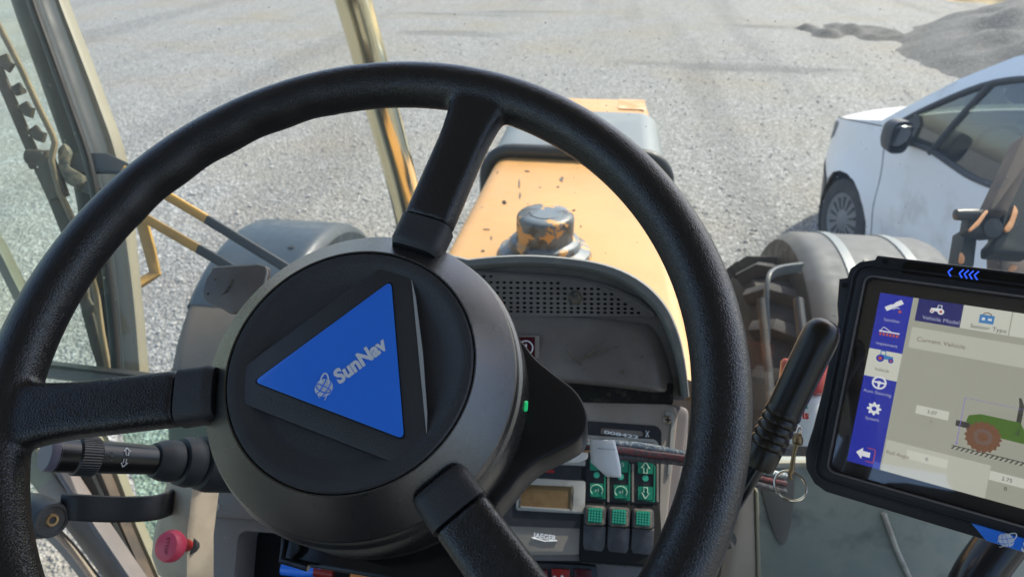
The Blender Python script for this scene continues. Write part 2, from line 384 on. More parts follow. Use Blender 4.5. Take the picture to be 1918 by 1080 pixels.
M['soil'] = mat('sandy_soil', (.55, .42, .22), .9, bump=('noise', 4, .1, .5))
def em(name, c, s=1.0):
    m = mat(name, (.0, .0, .0), .5, emit=(c, s)); m.node_tree.nodes['Principled BSDF'].inputs['Specular IOR Level'].default_value = 0; return m
SC = .58
M['s_bg'] = em('screen_grey', (.34, .345, .285), SC); M['s_row'] = em('screen_row', (.47, .48, .41), SC); M['s_tab'] = em('screen_tab', (.56, .575, .50), SC)
M['s_blue'] = em('screen_blue', (.02, .03, .33), SC); M['s_navy'] = em('screen_navy', (.02, .022, .13), SC); M['s_white'] = em('screen_white', (.68, .70, .72), SC)
M['s_ink'] = em('screen_ink', (.05, .05, .045), SC); M['s_red'] = em('screen_red', (.45, .08, .06), SC); M['s_line'] = em('screen_violet_line', (.22, .17, .55), SC)
M['s_green'] = em('screen_green', (.075, .15, .03), SC); M['s_tyre'] = em('screen_tyre', (.17, .085, .05), SC); M['s_cab'] = em('screen_cab', (.09, .2, .24), SC); M['s_mid'] = em('screen_blue_mid', (.05, .2, .45), SC)
M['s_text'] = em('screen_soft_text', (.38, .4, .55), SC); M['s_brown'] = em('screen_brown_text', (.16, .11, .09), SC)
M['s_strip'] = em('lit_blue', (.03, .10, .8), .8)
M['screenglass'] = glassmat('screen_glass', (1, 1, 1), .06, (.62, .5, .42), False, 2.6)  # warm film on the glass, painting in a reflection's washed-out look

# ================================================================== SETTING
def ground():
    vs, fs = grid(lambda i, j: V((-150+300*i, -120+300*j, 0)), 60, 60)
    o = obj('ground', (vs, fs), M['gravel'], at=(0, 0, 0), smooth=0); o['kind'] = 'structure'; return o
ground()
def mound(name, cx, cy, rx, ry, hh, m, rot=0):
    def f(i, j):
        a = (i-.5)*2; b = (j-.5)*2; d = math.hypot(a, b); x, y = a*rx, b*ry
        X = cx+x*math.cos(rot)-y*math.sin(rot); Y = cy+x*math.sin(rot)+y*math.cos(rot)
        z = hh*max(0, 1-d)**.85*(1+.35*mnoise.noise(V((X*.6, Y*.6, 3)))) + .22*mnoise.noise(V((X*1.7, Y*1.7, 1)))*min(1, max(0, 1.05-d)*4)
        return V((X, Y, z-.015))
    o = obj(name, grid(f, 70, 70), m, at=(cx, cy, 0)); o['kind'] = 'structure'; return o
mound('gravel_heap', 12.9, 15.4, 8.2, 5.6, 1.75, M['gravel_dark'], .5)
mound('low_gravel_ridge', 5.2, 16.4, 1.5, 1.1, .10, M['gravel_dark'], .1)
mound('sandy_patch', 10.8, 22.6, 1.7, .8, .25, M['soil'], .1)
def stones():
    vs, fs = [], []
    for k in range(5200):
        y = 2.6+12*random.random()**1.5; x = (-.95+1.75*random.random())*y; r = random.choice((.009, .011, .013, .016, .020))*random.uniform(.8, 1.2)
        b = bmesh.new(); n0 = len(vs)
        base = [V(p) for p in ((1, 0, 0), (-1, 0, 0), (0, 1, 0), (0, -1, 0), (0, 0, 1), (0, 0, -1), (.7, .7, .3), (-.7, .6, .35), (.6, -.7, .3), (-.6, -.7, .4))]
        for p in base: vs.append(V((x, y, r*.35))+V((p.x*r*random.uniform(.7, 1.3), p.y*r*random.uniform(.7, 1.2), p.z*r*random.uniform(.5, .8))))
        b.free()
        for q in ((4, 0, 6), (4, 6, 2), (4, 2, 7), (4, 7, 1), (4, 1, 9), (4, 9, 3), (4, 3, 8), (4, 8, 0), (0, 5, 6), (6, 5, 2), (2, 5, 7), (7, 5, 1), (1, 5, 9), (9, 5, 3), (3, 5, 8), (8, 5, 0)):
            fs.append(tuple(n0+i for i in q))
    o = obj('loose_stones', (vs, fs), M['stone'], at=(0, 0, 0), smooth=0); o['kind'] = 'stuff'
stones()

# ================================================================== TRACTOR
XA = -.085
TR = thing('tractor', 'orange tractor under and ahead of the camera, grey hood band and chrome exhaust pipe', 'tractor', (XA, 1.5, 0))
def hood_sec(hw, z, r, y, n=6):
    """half ring of the hood section, from left bottom over the top to right bottom"""
    pts = [(-hw, 1.0)]
    for k in range(n+1):
        a = math.pi-math.pi/2*k/n; pts.append((-hw+r+r*math.cos(a), z-r+r*math.sin(a)))
    for k in range(n+1):
        a = math.pi/2-math.pi/2*k/n; pts.append((hw-r+r*math.cos(a), z-r+r*math.sin(a)))
    pts.append((hw, 1.0)); return [V((XA+a, y, b)) for a, b in pts]
def loft(secs, closed=False):
    vs = [p for s in secs for p in s]; n = len(secs[0]); fs = []
    for i in range(len(secs)-1):
        for k in range(n-1 if not closed else n): j = (k+1) % n; fs.append((i*n+k, i*n+j, (i+1)*n+j, (i+1)*n+k))
    return vs, fs
hood = obj('hood', loft([hood_sec(.285, 1.70, .045, .98), hood_sec(.27, 1.70, .045, 1.4), hood_sec(.262, 1.70, .05, 2.1), hood_sec(.26, 1.70, .05, 2.5), hood_sec(.255, 1.698, .06, 2.85), hood_sec(.25, 1.685, .07, 2.94), hood_sec(.24, 1.64, .07, 2.99), hood_sec(.235, 1.3, .07, 3.0)]), M['orange'], TR)
def bandsec(y, g): return hood_sec(.262+g, 1.70+g, .06+g, y)
obj('hood_band', loft([bandsec(2.13, .004), bandsec(2.14, .02), bandsec(2.16, .024), bandsec(2.60, .022), bandsec(2.62, .004)]), M['band'], TR)
sp = hood_sec(.287, 1.722, .085, 2.10)[1:-1]; sp = [V((XA+.287, 2.10, 1.35))]+sp[::-1]+[V((XA-.287, 2.10, 1.35))]
obj('hood_seal', tube(sp, .021, 10), M['seal'], TR)
obj('nose_patch', grid(lambda i, j: V((XA+.13+.105*i, 2.73+.2*j, 1.7025-.012*j*j)), 4, 4), M['orange_worn'], TR)
for (x, y, sx, sy, m) in ((945, 379, 6, 5, 'hole'), (988, 321, 7, 2, 'seal'), (1052, 336, 5, 8, 'dirtyedge'), (1045, 350, 4, 3, 'dirtyedge'), (973, 345, 2.5, 16, 'dirtyedge'), (974, 366, 3, 10, 'dirtyedge'), (1075, 394, 5, 2, 'seal'), (932, 323, 2, 2, 'seal'), (1088, 424, 2, 3, 'seal'), (912, 430, 9, 2, 'dirtyedge'), (920, 445, 3, 6, 'dirtyedge'), (905, 470, 6, 3, 'brown'), (1235, 470, 2, 2, 'seal')):
    hp = Pl((0, 0, 1.7004), (0, 0, 1), (1, 0, 0)); q = hp.pp([(x+sx*.75*math.cos(t)*random.uniform(.5, 1.15), y+sy*.7*math.sin(t)*random.uniform(.5, 1.15)) for t in [2*math.pi*k/11 for k in range(11)]])
    obj('paint_chip', plate(hp, q, .0012, .001), M[m], TR, hood)
# filler cap
cc = Pl((0, 0, 1.70), (0, 0, 1), (1, 0, 0)).hit(1020, 474)
cp = obj('filler_cap', lathe(cc, (0, 0, 1), [(0, .100), (.045, .100), (.058, .098), (.063, .093), (.0645, .087), (.0645, .040), (.067, .038), (.078, .035), (.082, .028), (.082, .02), (.088, .018), (.103, .012), (.108, .0), (.106, -.01)], 40), M['capgrey'], TR)
obj('cap_disc', lathe(cc+V((0, 0, .1018)), (0, 0, 1), [(0, .0), (.036, .0), (.039, -.003)], 30), M['capgrey'], TR, cp)
# exhaust
ex = [P(775, 460, 1.72), P(766, 400, 1.66), P(745, 310, 1.58), P(715, 200, 1.49), P(690, 100, 1.42), P(662, 0, 1.36), P(640, -90, 1.3), P(600, -300, 1.2)]
ex = [V((XA-.32, 1.5, 1.1))*0 + ex[0] + (ex[0]-ex[1])*3] + ex
obj('exhaust_pipe', tube(spline(ex, 5), .036, 24), M['chrome'], TR)
# front wheels and fenders
def fender(x0, x1, yc, zc, r, a0, a1, m, inner, nm='front_fender', ribs=(), lip=.05):
    def f(i, j):
        a = rad(a0+(a1-a0)*j); e = abs(i-.5)*2; rr = r-.035*max(0, (e-.8)/.2)**2
        return V((x0+(x1-x0)*i, yc+rr*math.cos(a), zc+rr*math.sin(a)))
    top = grid(f, 20, 40)
    b = grid(lambda i, j: f(i, j)+(V((0, yc, zc))-V((0, f(i, j).y, f(i, j).z))).normalized()*.012, 20, 40)
    o = obj(nm, join(top, b), m, TR)
    for xs in (x0, x1):   # turned-in side lips
        def g(i, j):
            a = rad(a0+(a1-a0)*j); rr = r-.032-lip*i; return V((xs, yc+rr*math.cos(a), zc+rr*math.sin(a)))
        vf = grid(g, 2, 40); v2 = [p+V((.01 if xs == x0 else -.01, 0, 0)) for p in vf[0]]
        obj('fender_lip', join(vf, (v2, vf[1])), inner, TR, o)
    for xr in ribs:
        obj('fender_rib', tube([V((xr, yc+(r+.002)*math.cos(rad(a)), zc+(r+.002)*math.sin(rad(a)))) for a in range(a0+3, a1-2, 4)], 1, 8, flat=(.034, .007), up=(1, 0, 0)), M['band'], TR, o)
    for xb, ab in (((x0*.6+x1*.4), 97), ((x0*.25+x1*.75), 97)):
        d = V((0, math.cos(rad(ab)), math.sin(rad(ab)))); obj('fender_bolt', lathe(V((xb, yc, zc))+d*r, d, [(0, .006), (.009, .006), (.012, .0)], 10), M['seal'], TR, o)
    return o
fender(.66, 1.15, 2.2, .78, .62, 38, 196, M['fender'], M['seal'], ribs=(.80, 1.00), lip=.10)
fender(-1.28, -.925, 2.05, .78, .62, 38, 122, M['fender_l'], M['fender_l'], ribs=(), lip=.07)
fender(-1.275, -.93, 2.05, .78, .617, 121, 200, M['fender_in'], M['fender_in'], nm='fender_rear_flap', ribs=(), lip=.07)  # rear face of the fender; its dust and shade share this brown
def front_wheel(x0, x1, yc, zc, r):
    w2 = (x1-x0)/2; o = V(((x0+x1)/2, yc, zc)); ax = V((1, 0, 0))
    t = lathe(o, ax, [(r*.55, -w2*.8), (r*.72, -w2), (r*.88, -w2*.98), (r*.96, -w2*.85), (r*.98, -w2*.4), (r*.985, 0), (r*.98, w2*.4), (r*.96, w2*.85), (r*.88, w2*.98), (r*.72, w2), (r*.55, w2*.8)], 64)
    lug = []
    for k in range(22):
        for s in (-1, 1):
            a = 2*math.pi*(k+(.25 if s > 0 else -.25))/22; pts = []
            for q in range(5):
                e = q/4; aa = a+.16*(1-e)*1.0; xx = s*w2*(.02+.98*e); rr = r*(1.01 if e < .9 else .93)
                pts.append(o+V((xx, rr*math.cos(aa), rr*math.sin(aa))))
            lug.append(tube(pts, 1, 8, flat=(.05, .05), up=(0, math.cos(a), math.sin(a))))
    tw = obj('front_tyre', join(t, *lug), M['tyre'], TR, smooth=30)
    obj('rim_disc', lathe(o, ax, [(r*.56, -w2*.8), (r*.5, -w2*.7), (r*.46, -w2*.35), (r*.2, -w2*.2), (r*.12, -w2*.5), (0, -w2*.5)], 32), M['wheelgrey'], TR, tw)
front_wheel(.52, .98, 2.2, .66, .60); front_wheel(-1.15, -.72, 2.05, .64, .58)
for q in ((1416, 560, 1440, 700), (1470, 520, 1500, 660)):   # fender stay bars in front of the tyre
    pass
obj('fender_stay', tube(spline([P(1500, 500, 2.05), P(1450, 510, 1.95), P(1436, 540, 1.9), P(1437, 640, 1.85)], 6), 1, 10, flat=(.03, .012), up=(0, 0, 1)), M['fender_l'], TR)
obj('steering_rod', tube([P(1425, 560, 1.75), P(1440, 700, 1.65), P(1452, 850, 1.5)], .010, 10), M['tyre'], TR)
obj('side_bar', tube([P(1495, 560, 1.7), P(1512, 700, 1.6)], .012, 10), M['seal'], TR)
# engine underbody and axle, in the shade under the hood
obj('engine_block', box((XA, 2.0, .85), (.24, 0, 0), (0, 1.0, 0), (0, 0, .3), .03), M['seal'], TR)
obj('front_axle', tube([V((-.9, 2.12, .62)), V((.75, 2.2, .62))], .07, 14), M['wheelgrey'], TR)
# cab shell
ZR = 2.86
obj('cab_roof', join(plate(Pl((XA, 0, ZR), (0, 0, -1), (1, 0, 0)), rnd(rect(-.78, -1.12, .80, 1.0), .12), 0, .10, .02)), M['headliner'], TR)
obj('cab_floor', plate(Pl((XA, 0, 1.12), (0, 0, 1), (1, 0, 0)), rect(-.70, -.95, .70, .86), 0, .04), M['seal'], TR)
for xs in (-.80, .63):
    obj('rear_pillar', tube([V((xs, -.9, 1.1)), V((xs, -.88, ZR))], .045, 10), M['seal'], TR)
    obj('mid_pillar', tube([V((xs-.02, -.35, 1.1)), V((xs-.02, -.35, ZR))], .03, 10), M['seal'], TR)
obj('rear_wall', plate(Pl((XA, -.93, 1.5), (0, 1, 0), (-1, 0, 0)), rect(-.72, -.4, .72, .1), 0, .03), M['headliner'], TR)
obj('seat', join(box((XA, -.12, 1.66), (.30, 0, 0), (0, .25, 0), (0, 0, .08), .04), box((XA, -.42, 2.06), (.27, 0, 0), (0, 0, .42), (0, .06, 0), .05), box((XA, -.42, 2.58), (.15, 0, 0), (0, 0, .10), (0, .05, 0), .04)), M['seal'], TR)  # unseen seat, enlarged and set forward to block light from the hub
obj('door_lower_panel', join(plate(Pl((-.83, -.3, 1.35), (1, 0, 0), (0, 1, 0)), rect(-.6, -.25, .55, .12), 0, .03)), M['arm'], TR)
obj('door_lower_panel', join(plate(Pl((.66, -.3, 1.35), (-1, 0, 0), (0, 1, 0)), rect(-.9, -.25, .6, .3), 0, .03)), M['arm'], TR)
# left front pillar with its rubber and cream edge
pc = [(38, -90), (62, 0), (98, 100), (134, 200), (168, 300), (188, 400), (203, 500), (214, 600), (222, 700), (230, 780)]
pd = 1.0
pil = obj('front_pillar', tube(spline([P(x, y, pd) for x, y in pc], 4), .027, 16), M['pillar'], TR)
obj('pillar_ridge', tube(spline([P(x+6, y, pd-.026) for x, y in pc], 4), .004, 8), M['fender_l'], TR, pil)
cc2 = [(80, -90), (104, 0), (142, 100), (180, 200), (214, 300), (226, 400), (236, 500), (246, 600), (255, 700), (262, 780)]
obj('pillar_trim', tube(spline([P(x, y, pd+.03) for x, y in cc2], 4), 1, 12, flat=(.028, .03), up=CR), M['cream'], TR, pil)
# glass
def gsurf(nm, m, d, vec, col_=0):
    E = spline([P(x, y, d) for x, y in pc], 3); rows = [[p + V(vec)*t for t in (0, .25, .5, .75, 1)] for p in E]
    return obj(nm, loft(rows), m, TR)
gsurf('door_glass', M['doorglass'], pd-.09, (-.16, -1.3, 0)); gsurf('windscreen_glass', M['glass'], pd-.085, (1.62, .02, 0))
obj('glass_seal', tube(spline([P(x-4, y, pd-.088) for x, y in pc], 4), .006, 10), M['seal'], TR)
# left door sill bars (lower left)
def bar(pts, wpx, d, m, nm, thick=.02):
    q = [P(x, y, d) for x, y in pts]; return obj(nm, tube(spline(q, 3), 1, 12, flat=(wpx*d/F_PX, thick), up=CR), m, TR)
bar([(30, 810), (80, 885), (150, 975), (250, 1110)], 44, .93, M['beige'], 'door_frame')
bar([(98, 840), (128, 890), (190, 985), (275, 1110)], 11, .92, M['sidecover'], 'door_seal', .03)
bar([(100, 760), (162, 880), (206, 977), (268, 1110)], 42, .95, M['seal'], 'door_seal', .03)
bar([(150, 800), (196, 885), (232, 977), (290, 1110)], 15, .955, M['brown'], 'door_seal', .03)
bar([(175, 800), (220, 885), (254, 977), (312, 1110)], 17, .97, M['cream'], 'door_frame', .02)
bar([(85, 985), (130, 1030), (190, 1110)], 16, .90, M['beige'], 'door_frame')
bar([(60, 690), (120, 697), (260, 712), (420, 727)], 24, .90, M['sidecover'], 'sill_rail', .03)
bar([(60, 677), (120, 684), (260, 701), (420, 716)], 6, .89, M['seal'], 'sill_rail', .03)
bar([(-40, 400), (0, 470), (40, 550), (90, 640)], 20, .85, M['beige'], 'door_hinge_bar', .02)
lg = Pl(P(300, 900, 1.0), (P(300, 900, 1.0)-P(300, 1080, 1.0)).cross(V((1, .1, 0))), (1, 0, 0))
obj('corner_glass', plate(lg, lg.pp([(215, 740), (420, 740), (420, 1100), (300, 1100)]), 0, .004), M['doorglass'], TR)
# grab bracket: bent yellow flat bar
gb = obj('step_bracket', tube([P(262, 400, 1.12), P(281, 470, 1.13), P(291, 512, 1.13), P(262, 530, 1.12), P(226, 552, 1.1)], 1, 12, flat=(.019, .008), up=CR), M['yellow'], TR)
# right lower window: opaque sheet with the shade behind painted in, and its trims
rp = Pl(P(1600, 900, 1.06), (0, -.93, .36), (1, 0, 0))
lowp = obj('lower_front_panel', plate(rp, rp.pp([(1395, 862), (1940, 868), (1990, 1180), (1380, 1180)]), 0, .02, .004), M['lowglass'], TR)
obj('panel_trim', plate(rp, rnd(rp.pp([(1390, 862), (1560, 860), (1560, 872), (1390, 874)]), .002), .01, .01, .003), M['cream'], TR, lowp)
obj('panel_post', plate(rp, rp.pp([(1385, 880), (1406, 900), (1414, 1180), (1340, 1180)]), .03, .05, .006), M['beige'], TR, lowp)
obj('panel_trim', plate(rp, rp.pp([(1407, 900), (1412, 905), (1421, 1180), (1413, 1180)]), .032, .04, .002), M['cream'], TR, lowp)
obj('reflector_pad', plate(rp, spl2(rp.pp([(1420, 890), (1428, 930), (1444, 985), (1458, 1015), (1470, 1012), (1482, 970), (1487, 900), (1486, 878), (1430, 878), (1420, 890)]), 4)[:-1], .006, .006, .002), M['fender'], TR, lowp)  # pale shape that paints a reflection on the lower glass
obj('panel_crease', tube([rp.hit(1655, 960, .004), rp.hit(1680, 1030, .004), rp.hit(1712, 1100, .004)], .004, 8), M['panellight'], TR, lowp)
obj('heater_hose', tube(spline([P(1935, 940, .86), P(1880, 1010, .86), P(1830, 1080, .86), P(1800, 1150, .86)], 5), .027, 16), M['gloss'], TR)
obj('heater_hose', tube(spline([P(1905, 960, .9), P(1850, 1030, .9), P(1815, 1100, .9)], 5), .012, 12), M['orange_worn'], TR)
# right mirror bracket outside the windscreen
def onp(d, pts, t, m, nm, bev=.004, par=None, lab=None):
    pl = Pl(P(pts[0][0], pts[0][1], d), -CF+CU*.3, CR)
    return obj(nm, plate(pl, rnd(pl.pp(pts), .004, 3), 0, t, bev), m, TR, par, label=lab)
mb = onp(1.02, [(1940, 240), (1920, 250), (1852, 395), (1862, 392), (1888, 400), (1940, 290)], .03, M['brown'], 'mirror_bracket')
onp(1.03, [(1940, 285), (1918, 300), (1884, 372), (1876, 440), (1862, 455), (1862, 472), (1940, 478)], .03, M['darkgreen'], 'bracket_block', .004, mb)
onp(1.0, [(1818, 398), (1850, 388), (1880, 380), (1876, 408), (1840, 438), (1812, 432)], .02, M['darkgreen'], 'bracket_arm', .004, mb)
onp(1.02, [(1808, 425), (1834, 428), (1826, 500), (1796, 500)], .03, M['darkgreen'], 'bracket_leg', .004, mb)
onp(1.04, [(1872, 465), (1930, 470), (1930, 520), (1874, 510)], .03, M['brown'], 'bracket_leg', .004, mb)
obj('bracket_bolt', lathe(P(1852, 428, 1.0), -CF, [(0, .012), (.014, .01), (.016, 0), (.016, -.02)], 12), M['seal'], TR, mb)
obj('bracket_bolt', lathe(P(1803, 402, 1.0), -CR, [(0, .012), (.008, .01), (.009, 0), (.009, -.02)], 12), M['seal'], TR, mb)

for (d_, pts) in ((1.0, [(1900, 382), (1908, 395), (1898, 425), (1888, 436), (1880, 430), (1892, 412)]), (1.0, [(1918, 425), (1922, 440), (1905, 465), (1898, 468), (1906, 445)]), (.985, [(1848, 392), (1852, 396), (1834, 422), (1818, 434), (1815, 430), (1832, 412)]), (1.0, [(1800, 470), (1808, 480), (1806, 494), (1797, 492)]), (1.0, [(1896, 494), (1908, 498), (1902, 508), (1890, 506)])):
    onp(d_, pts, .003, M['orange_worn'], 'bare_paint', .0008, mb)
# ================================================================== WINDSCREEN WIPER (left)
WP = thing('windscreen_wiper', 'dusty brown wiper blade on two thin rods, outside the glass at the left', 'wiper', P(60, 295, .955))
wd = .955
def wb(pts, wpx, m, nm, d=wd, th=.006, par=None): return obj(nm, tube([P(x, y, d) for x, y in pts], 1, 12, flat=(wpx*d/F_PX, th), up=CR), m, WP, par)
bl = wb([(-40, 30), (0, 140), (40, 235), (68, 300), (100, 370), (128, 440), (150, 520), (166, 590), (182, 650), (206, 720)], 20, M['brown'], 'blade_rubber')
wb([(-30, 0), (0, 52), (40, 130), (72, 200), (98, 252), (103, 268), (96, 300), (112, 360), (140, 420), (168, 500), (182, 560), (190, 620), (203, 690)], 10, M['tan'], 'blade_spine', wd-.008, .006, bl)
for k, (a, b) in enumerate([((6, 105), (22, 128)), ((30, 160), (44, 172)), ((44, 195), (62, 212)), ((62, 240), (84, 258)), ((118, 400), (142, 420)), ((158, 560), (176, 580))]):
    wb([a, ((a[0]+b[0])/2, (a[1]+b[1])/2+6), b], 20, M['brown'], 'blade_bridge', wd-.002, .006, bl)
wb([(84, 300), (100, 335), (112, 370)], 34, M['brown'], 'blade_bridge', wd-.004, .012, bl)
obj('blade_pivot', join(tube([P(54, 293, wd), P(92, 296, wd)], .011, 12), tube([P(58, 308, wd), P(92, 306, wd)], .007, 10)), M['brown'], WP, bl)
lk = Pl(P(190, 300, wd), -CF+CU*.2, CR)
lp = obj('link_plate', plate(lk, rnd(lk.pp([(134, 285), (200, 286), (238, 304), (262, 322), (230, 332), (214, 322), (150, 322), (128, 312)]), .003, 3), 0, .008, .002), M['seal'], WP)
obj('blade_clip', plate(lk, rnd(lk.pp([(112, 283), (124, 270), (136, 290), (130, 312), (160, 330), (160, 345), (148, 354), (128, 345), (114, 318)]), .0015, 3), .006, .012, .002), M['dirtyedge'], WP, lp)
obj('link_plate', plate(lk, rnd(lk.pp([(160, 338), (188, 350), (230, 380), (225, 392), (180, 368), (150, 356)]), .002, 3), .002, .006, .002), M['seal'], WP)
for (a, mid, b) in (((232, 318), (388, 411), (560, 516)), ((228, 383), (372, 466), (500, 540))):
    obj('wiper_arm', tube([P(*a, wd), P(*mid, wd-.02)], 1, 12, flat=(.0125, .008), up=CU), M['yellow'], WP)
    obj('wiper_arm', tube([P(*mid, wd-.02), P(*b, wd-.05)], 1, 12, flat=(.0125, .008), up=CU), M['seal'], WP)  # lower half blackened: the shadow on the rod put into its colour

# ================================================================== DASHBOARD
e = rad(45); PN = V((0, -math.cos(e), math.sin(e)))
DP = Pl(P(1150, 900, .72), PN, (1, 0, 0))
DB = thing('dashboard', 'worn dark dashboard with speaker grille, instrument panel and rocker switches behind the steering wheel', 'dashboard', DP.w(-.12, -.1, -.1))
# lower fascia cover
fa = obj('side_cover', plate(DP, rnd(DP.pp([(392, 800), (1292, 760), (1270, 1180), (330, 1180)], -.012), .01), -.012, .10, .006,
    holes=[rnd(DP.pp([(446, 992), (1010, 1040), (1010, 1170), (430, 1170)], -.012), .012)]), M['sidecover'], DB)
obj('cover_well', plate(DP, DP.pp([(425, 985), (1030, 1030), (1030, 1180), (400, 1180)], -.06), -.06, .01), M['hole'], DB)
ip = obj('inset_plate', plate(DP, rnd(DP.pp([(412, 850), (560, 850), (640, 985), (500, 975), (392, 968)], -.008), [.004, .004, .004, .004, .008]), -.006, .006, .003), M['sidecover'], DB, fa)
def screw(px, py, h, r, par, pl=DP, m='screw'):
    a, b = pl.px(px, py, h); s = obj('screw', lathe(pl.w(a, b, h), pl.n, [(0, .0018), (r*.7, .0016), (r, .0004), (r, -.002)], 20), M[m], DB, par)
    join_ = join(plate(pl, rect(a-r*.6, b-r*.12, a+r*.6, b+r*.12), h+.0022, .001), plate(pl, rect(a-r*.12, b-r*.6, a+r*.12, b+r*.6), h+.0024, .001))
    obj('screw_slot', join_, M['hole'], DB, par)
screw(404, 949, -.006, .0045, fa, m='panellight')
# instrument panel
op = obj('instrument_surround', plate(DP, rnd(DP.pp([(820, 752), (1292, 757), (1258, 1052), (820, 1052)]), [.004, .016, .01, .004]), -.002, .03, .004), M['sidecover'], DB)
ipn = obj('instrument_panel', plate(DP, rnd(DP.pp([(880, 748), (1272, 756), (1243, 1040), (880, 1040)], .006), [.004, .014, .006, .004]), .006, .012, .003), M['panelgrey'], DB)
def onpan(nm, pts, m, h, t=.001, r=.0, bev=0, par=None, holes=()):
    return obj(nm, plate(DP, rnd(DP.pp(pts, h), r, 4) if r else DP.pp(pts, h), h, t, bev, [rnd(DP.pp(q, h), r, 4) for q in holes]), M[m], DB, par)
onpan('panel_bevel', [(1248, 770), (1262, 774), (1264, 790), (1256, 887), (1251, 887), (1258, 790), (1256, 779), (1246, 776)], 'panellight', .0075, .001, .001, 0, ipn)
onpan('dark_insert', [(1090, 787), (1230, 797), (1239, 806), (1236, 955), (1088, 945)], 'paneldark', .0072, .001, .003, 0, ipn)
onpan('dark_insert', [(940, 868), (1098, 873), (1096, 903), (940, 898)], 'paneldark', .0072, .001, .0, 0, ipn)
onpan('dark_insert', [(940, 952), (1088, 956), (1086, 989), (940, 984)], 'paneldark', .0072, .001, .0, 0, ipn)
onpan('dark_insert', [(940, 900), (970, 900), (966, 955), (940, 955)], 'paneldark', .0071, .001, .0, 0, ipn)
onpan('light_band', [(1096, 814), (1225, 822), (1233, 828), (1233, 840), (1097, 840)], 'panellight', .0082, .001, .002, 0, ipn)
onpan('light_band', [(985, 852), (1097, 862), (1096, 872), (1060, 870), (985, 866)], 'panellight', .0082, .001, .001, 0, ipn)
hm = onpan('hour_meter', [(1126, 801), (1203, 807), (1205, 817), (1124, 812)], 'fascia', .0084, .001, .0025, 0, ipn)
a, b = DP.px(1131, 811, .0086); obj('meter_digits', text(DP, '008422', a, b, .0034, -.07, wid=.036, h=.0086, bold=.03), M['label'], DB, hm)
a, b = DP.px(1209, 817, .0086)
obj('hourglass_symbol', join(*[plate(DP, [(a+q*s, b+p*s) for p, q in ((0, 0), (0, 1), (1, 1), (1, 0))], .0088, .0003) for s in (.0001,)], tube([DP.w(a, b, .009), DP.w(a+.0035, b, .009), DP.w(a, b+.006, .009), DP.w(a+.0035, b+.006, .009), DP.w(a, b, .009)], .0004, 6)), M['white'], DB, ipn)
# icon outlines on the light band
for px in (1170, 1208):
    a, b = DP.px(px, 832, .009); obj('icon_outline', tube([DP.w(x, y, .0092) for x, y in rnd(rect(a-.009, b-.004, a+.009, b+.002), .003)+[(a-.009, b-.001)]], .0004, 6), M['paneldark'], DB, ipn)
# three green indicator columns
for k, (x0, x1) in enumerate(((1100, 1135), (1145, 1181), (1190, 1228))):
    dy = 3*k; out = [(x0, 864+dy), (x1, 865+dy), (x1-1, 936+dy), (x0, 934+dy)]; inn = [(x0+3, 861+dy), (x1-3, 862+dy), (x1-4, 932+dy), (x0+3, 930+dy)]
    c = onpan('indicator_column', out, 'greenprint', .0084, .0005, .002, 0, ipn, holes=[inn])
    onpan('indicator_block', [(x0+5, 852+dy), (x1-5, 854+dy), (x1-5, 881+dy), (x0+5, 880+dy)], 'greenprint', .0086, .0005, .0005, 0, c)
    onpan('indicator_block', [(x0+5, 904+dy), (x1-5, 905+dy), (x1-5, 930+dy), (x0+5, 929+dy)], 'greenprint', .0086, .0005, .0005, 0, c)
    a, b = DP.px((x0+x1)/2, 889+dy, .009); obj('indicator_dot', plate(DP, circ(a, b, .0031), .009, .0005), M['greendot'], DB, c)
    a, b = DP.px((x0+x1)/2, 917+dy, .009)
    if k < 2:
        arc = [DP.w(a+.0062*math.cos(t), b+.0052*math.sin(t), .0092) for t in [rad(230-q*14) for q in range(20)]]
        obj('symbol', join(tube(arc, .00035, 6), text(DP, 'x1', a, b-.0016, .0034, 0, h=.009, center=True, bold=.01)), M['palegreen'], DB, c)
        a2, b2 = DP.px((x0+x1)/2, 866+dy, .009); obj('symbol', text(DP, ('n', 'n/3')[k], a2, b2-.002, .004, 0, h=.009, center=True, bold=.01), M['palegreen'], DB, c)
    else:
        def arr(a, b, s):
            pts = [(0, -1), (1, .1), (.45, .1), (.45, 1), (-.45, 1), (-.45, .1), (-1, .1), (0, -1)]
            return tube([DP.w(a+x*.004, b+y*s*.0055, .0092) for x, y in pts], .0005, 6)
        obj('down_arrow', arr(a, b, 1), M['palegreen'], DB, c); a2, b2 = DP.px((x0+x1)/2, 869+dy, .009); obj('up_arrow', arr(a2, b2, -1), M['palegreen'], DB, c)
for x in (1139.5, 1185.5, 1232): onpan('divider_strip', [(x-2, 868), (x+2, 868), (x+2, 940), (x-2, 938)], 'panelgrey', .0084, .0006, 0, 0, ipn)
onpan('red_led', [(1014, 878), (1038, 880), (1038, 885), (1014, 884)], 'redprint', .0084, .0005, .0005, 0, ipn)
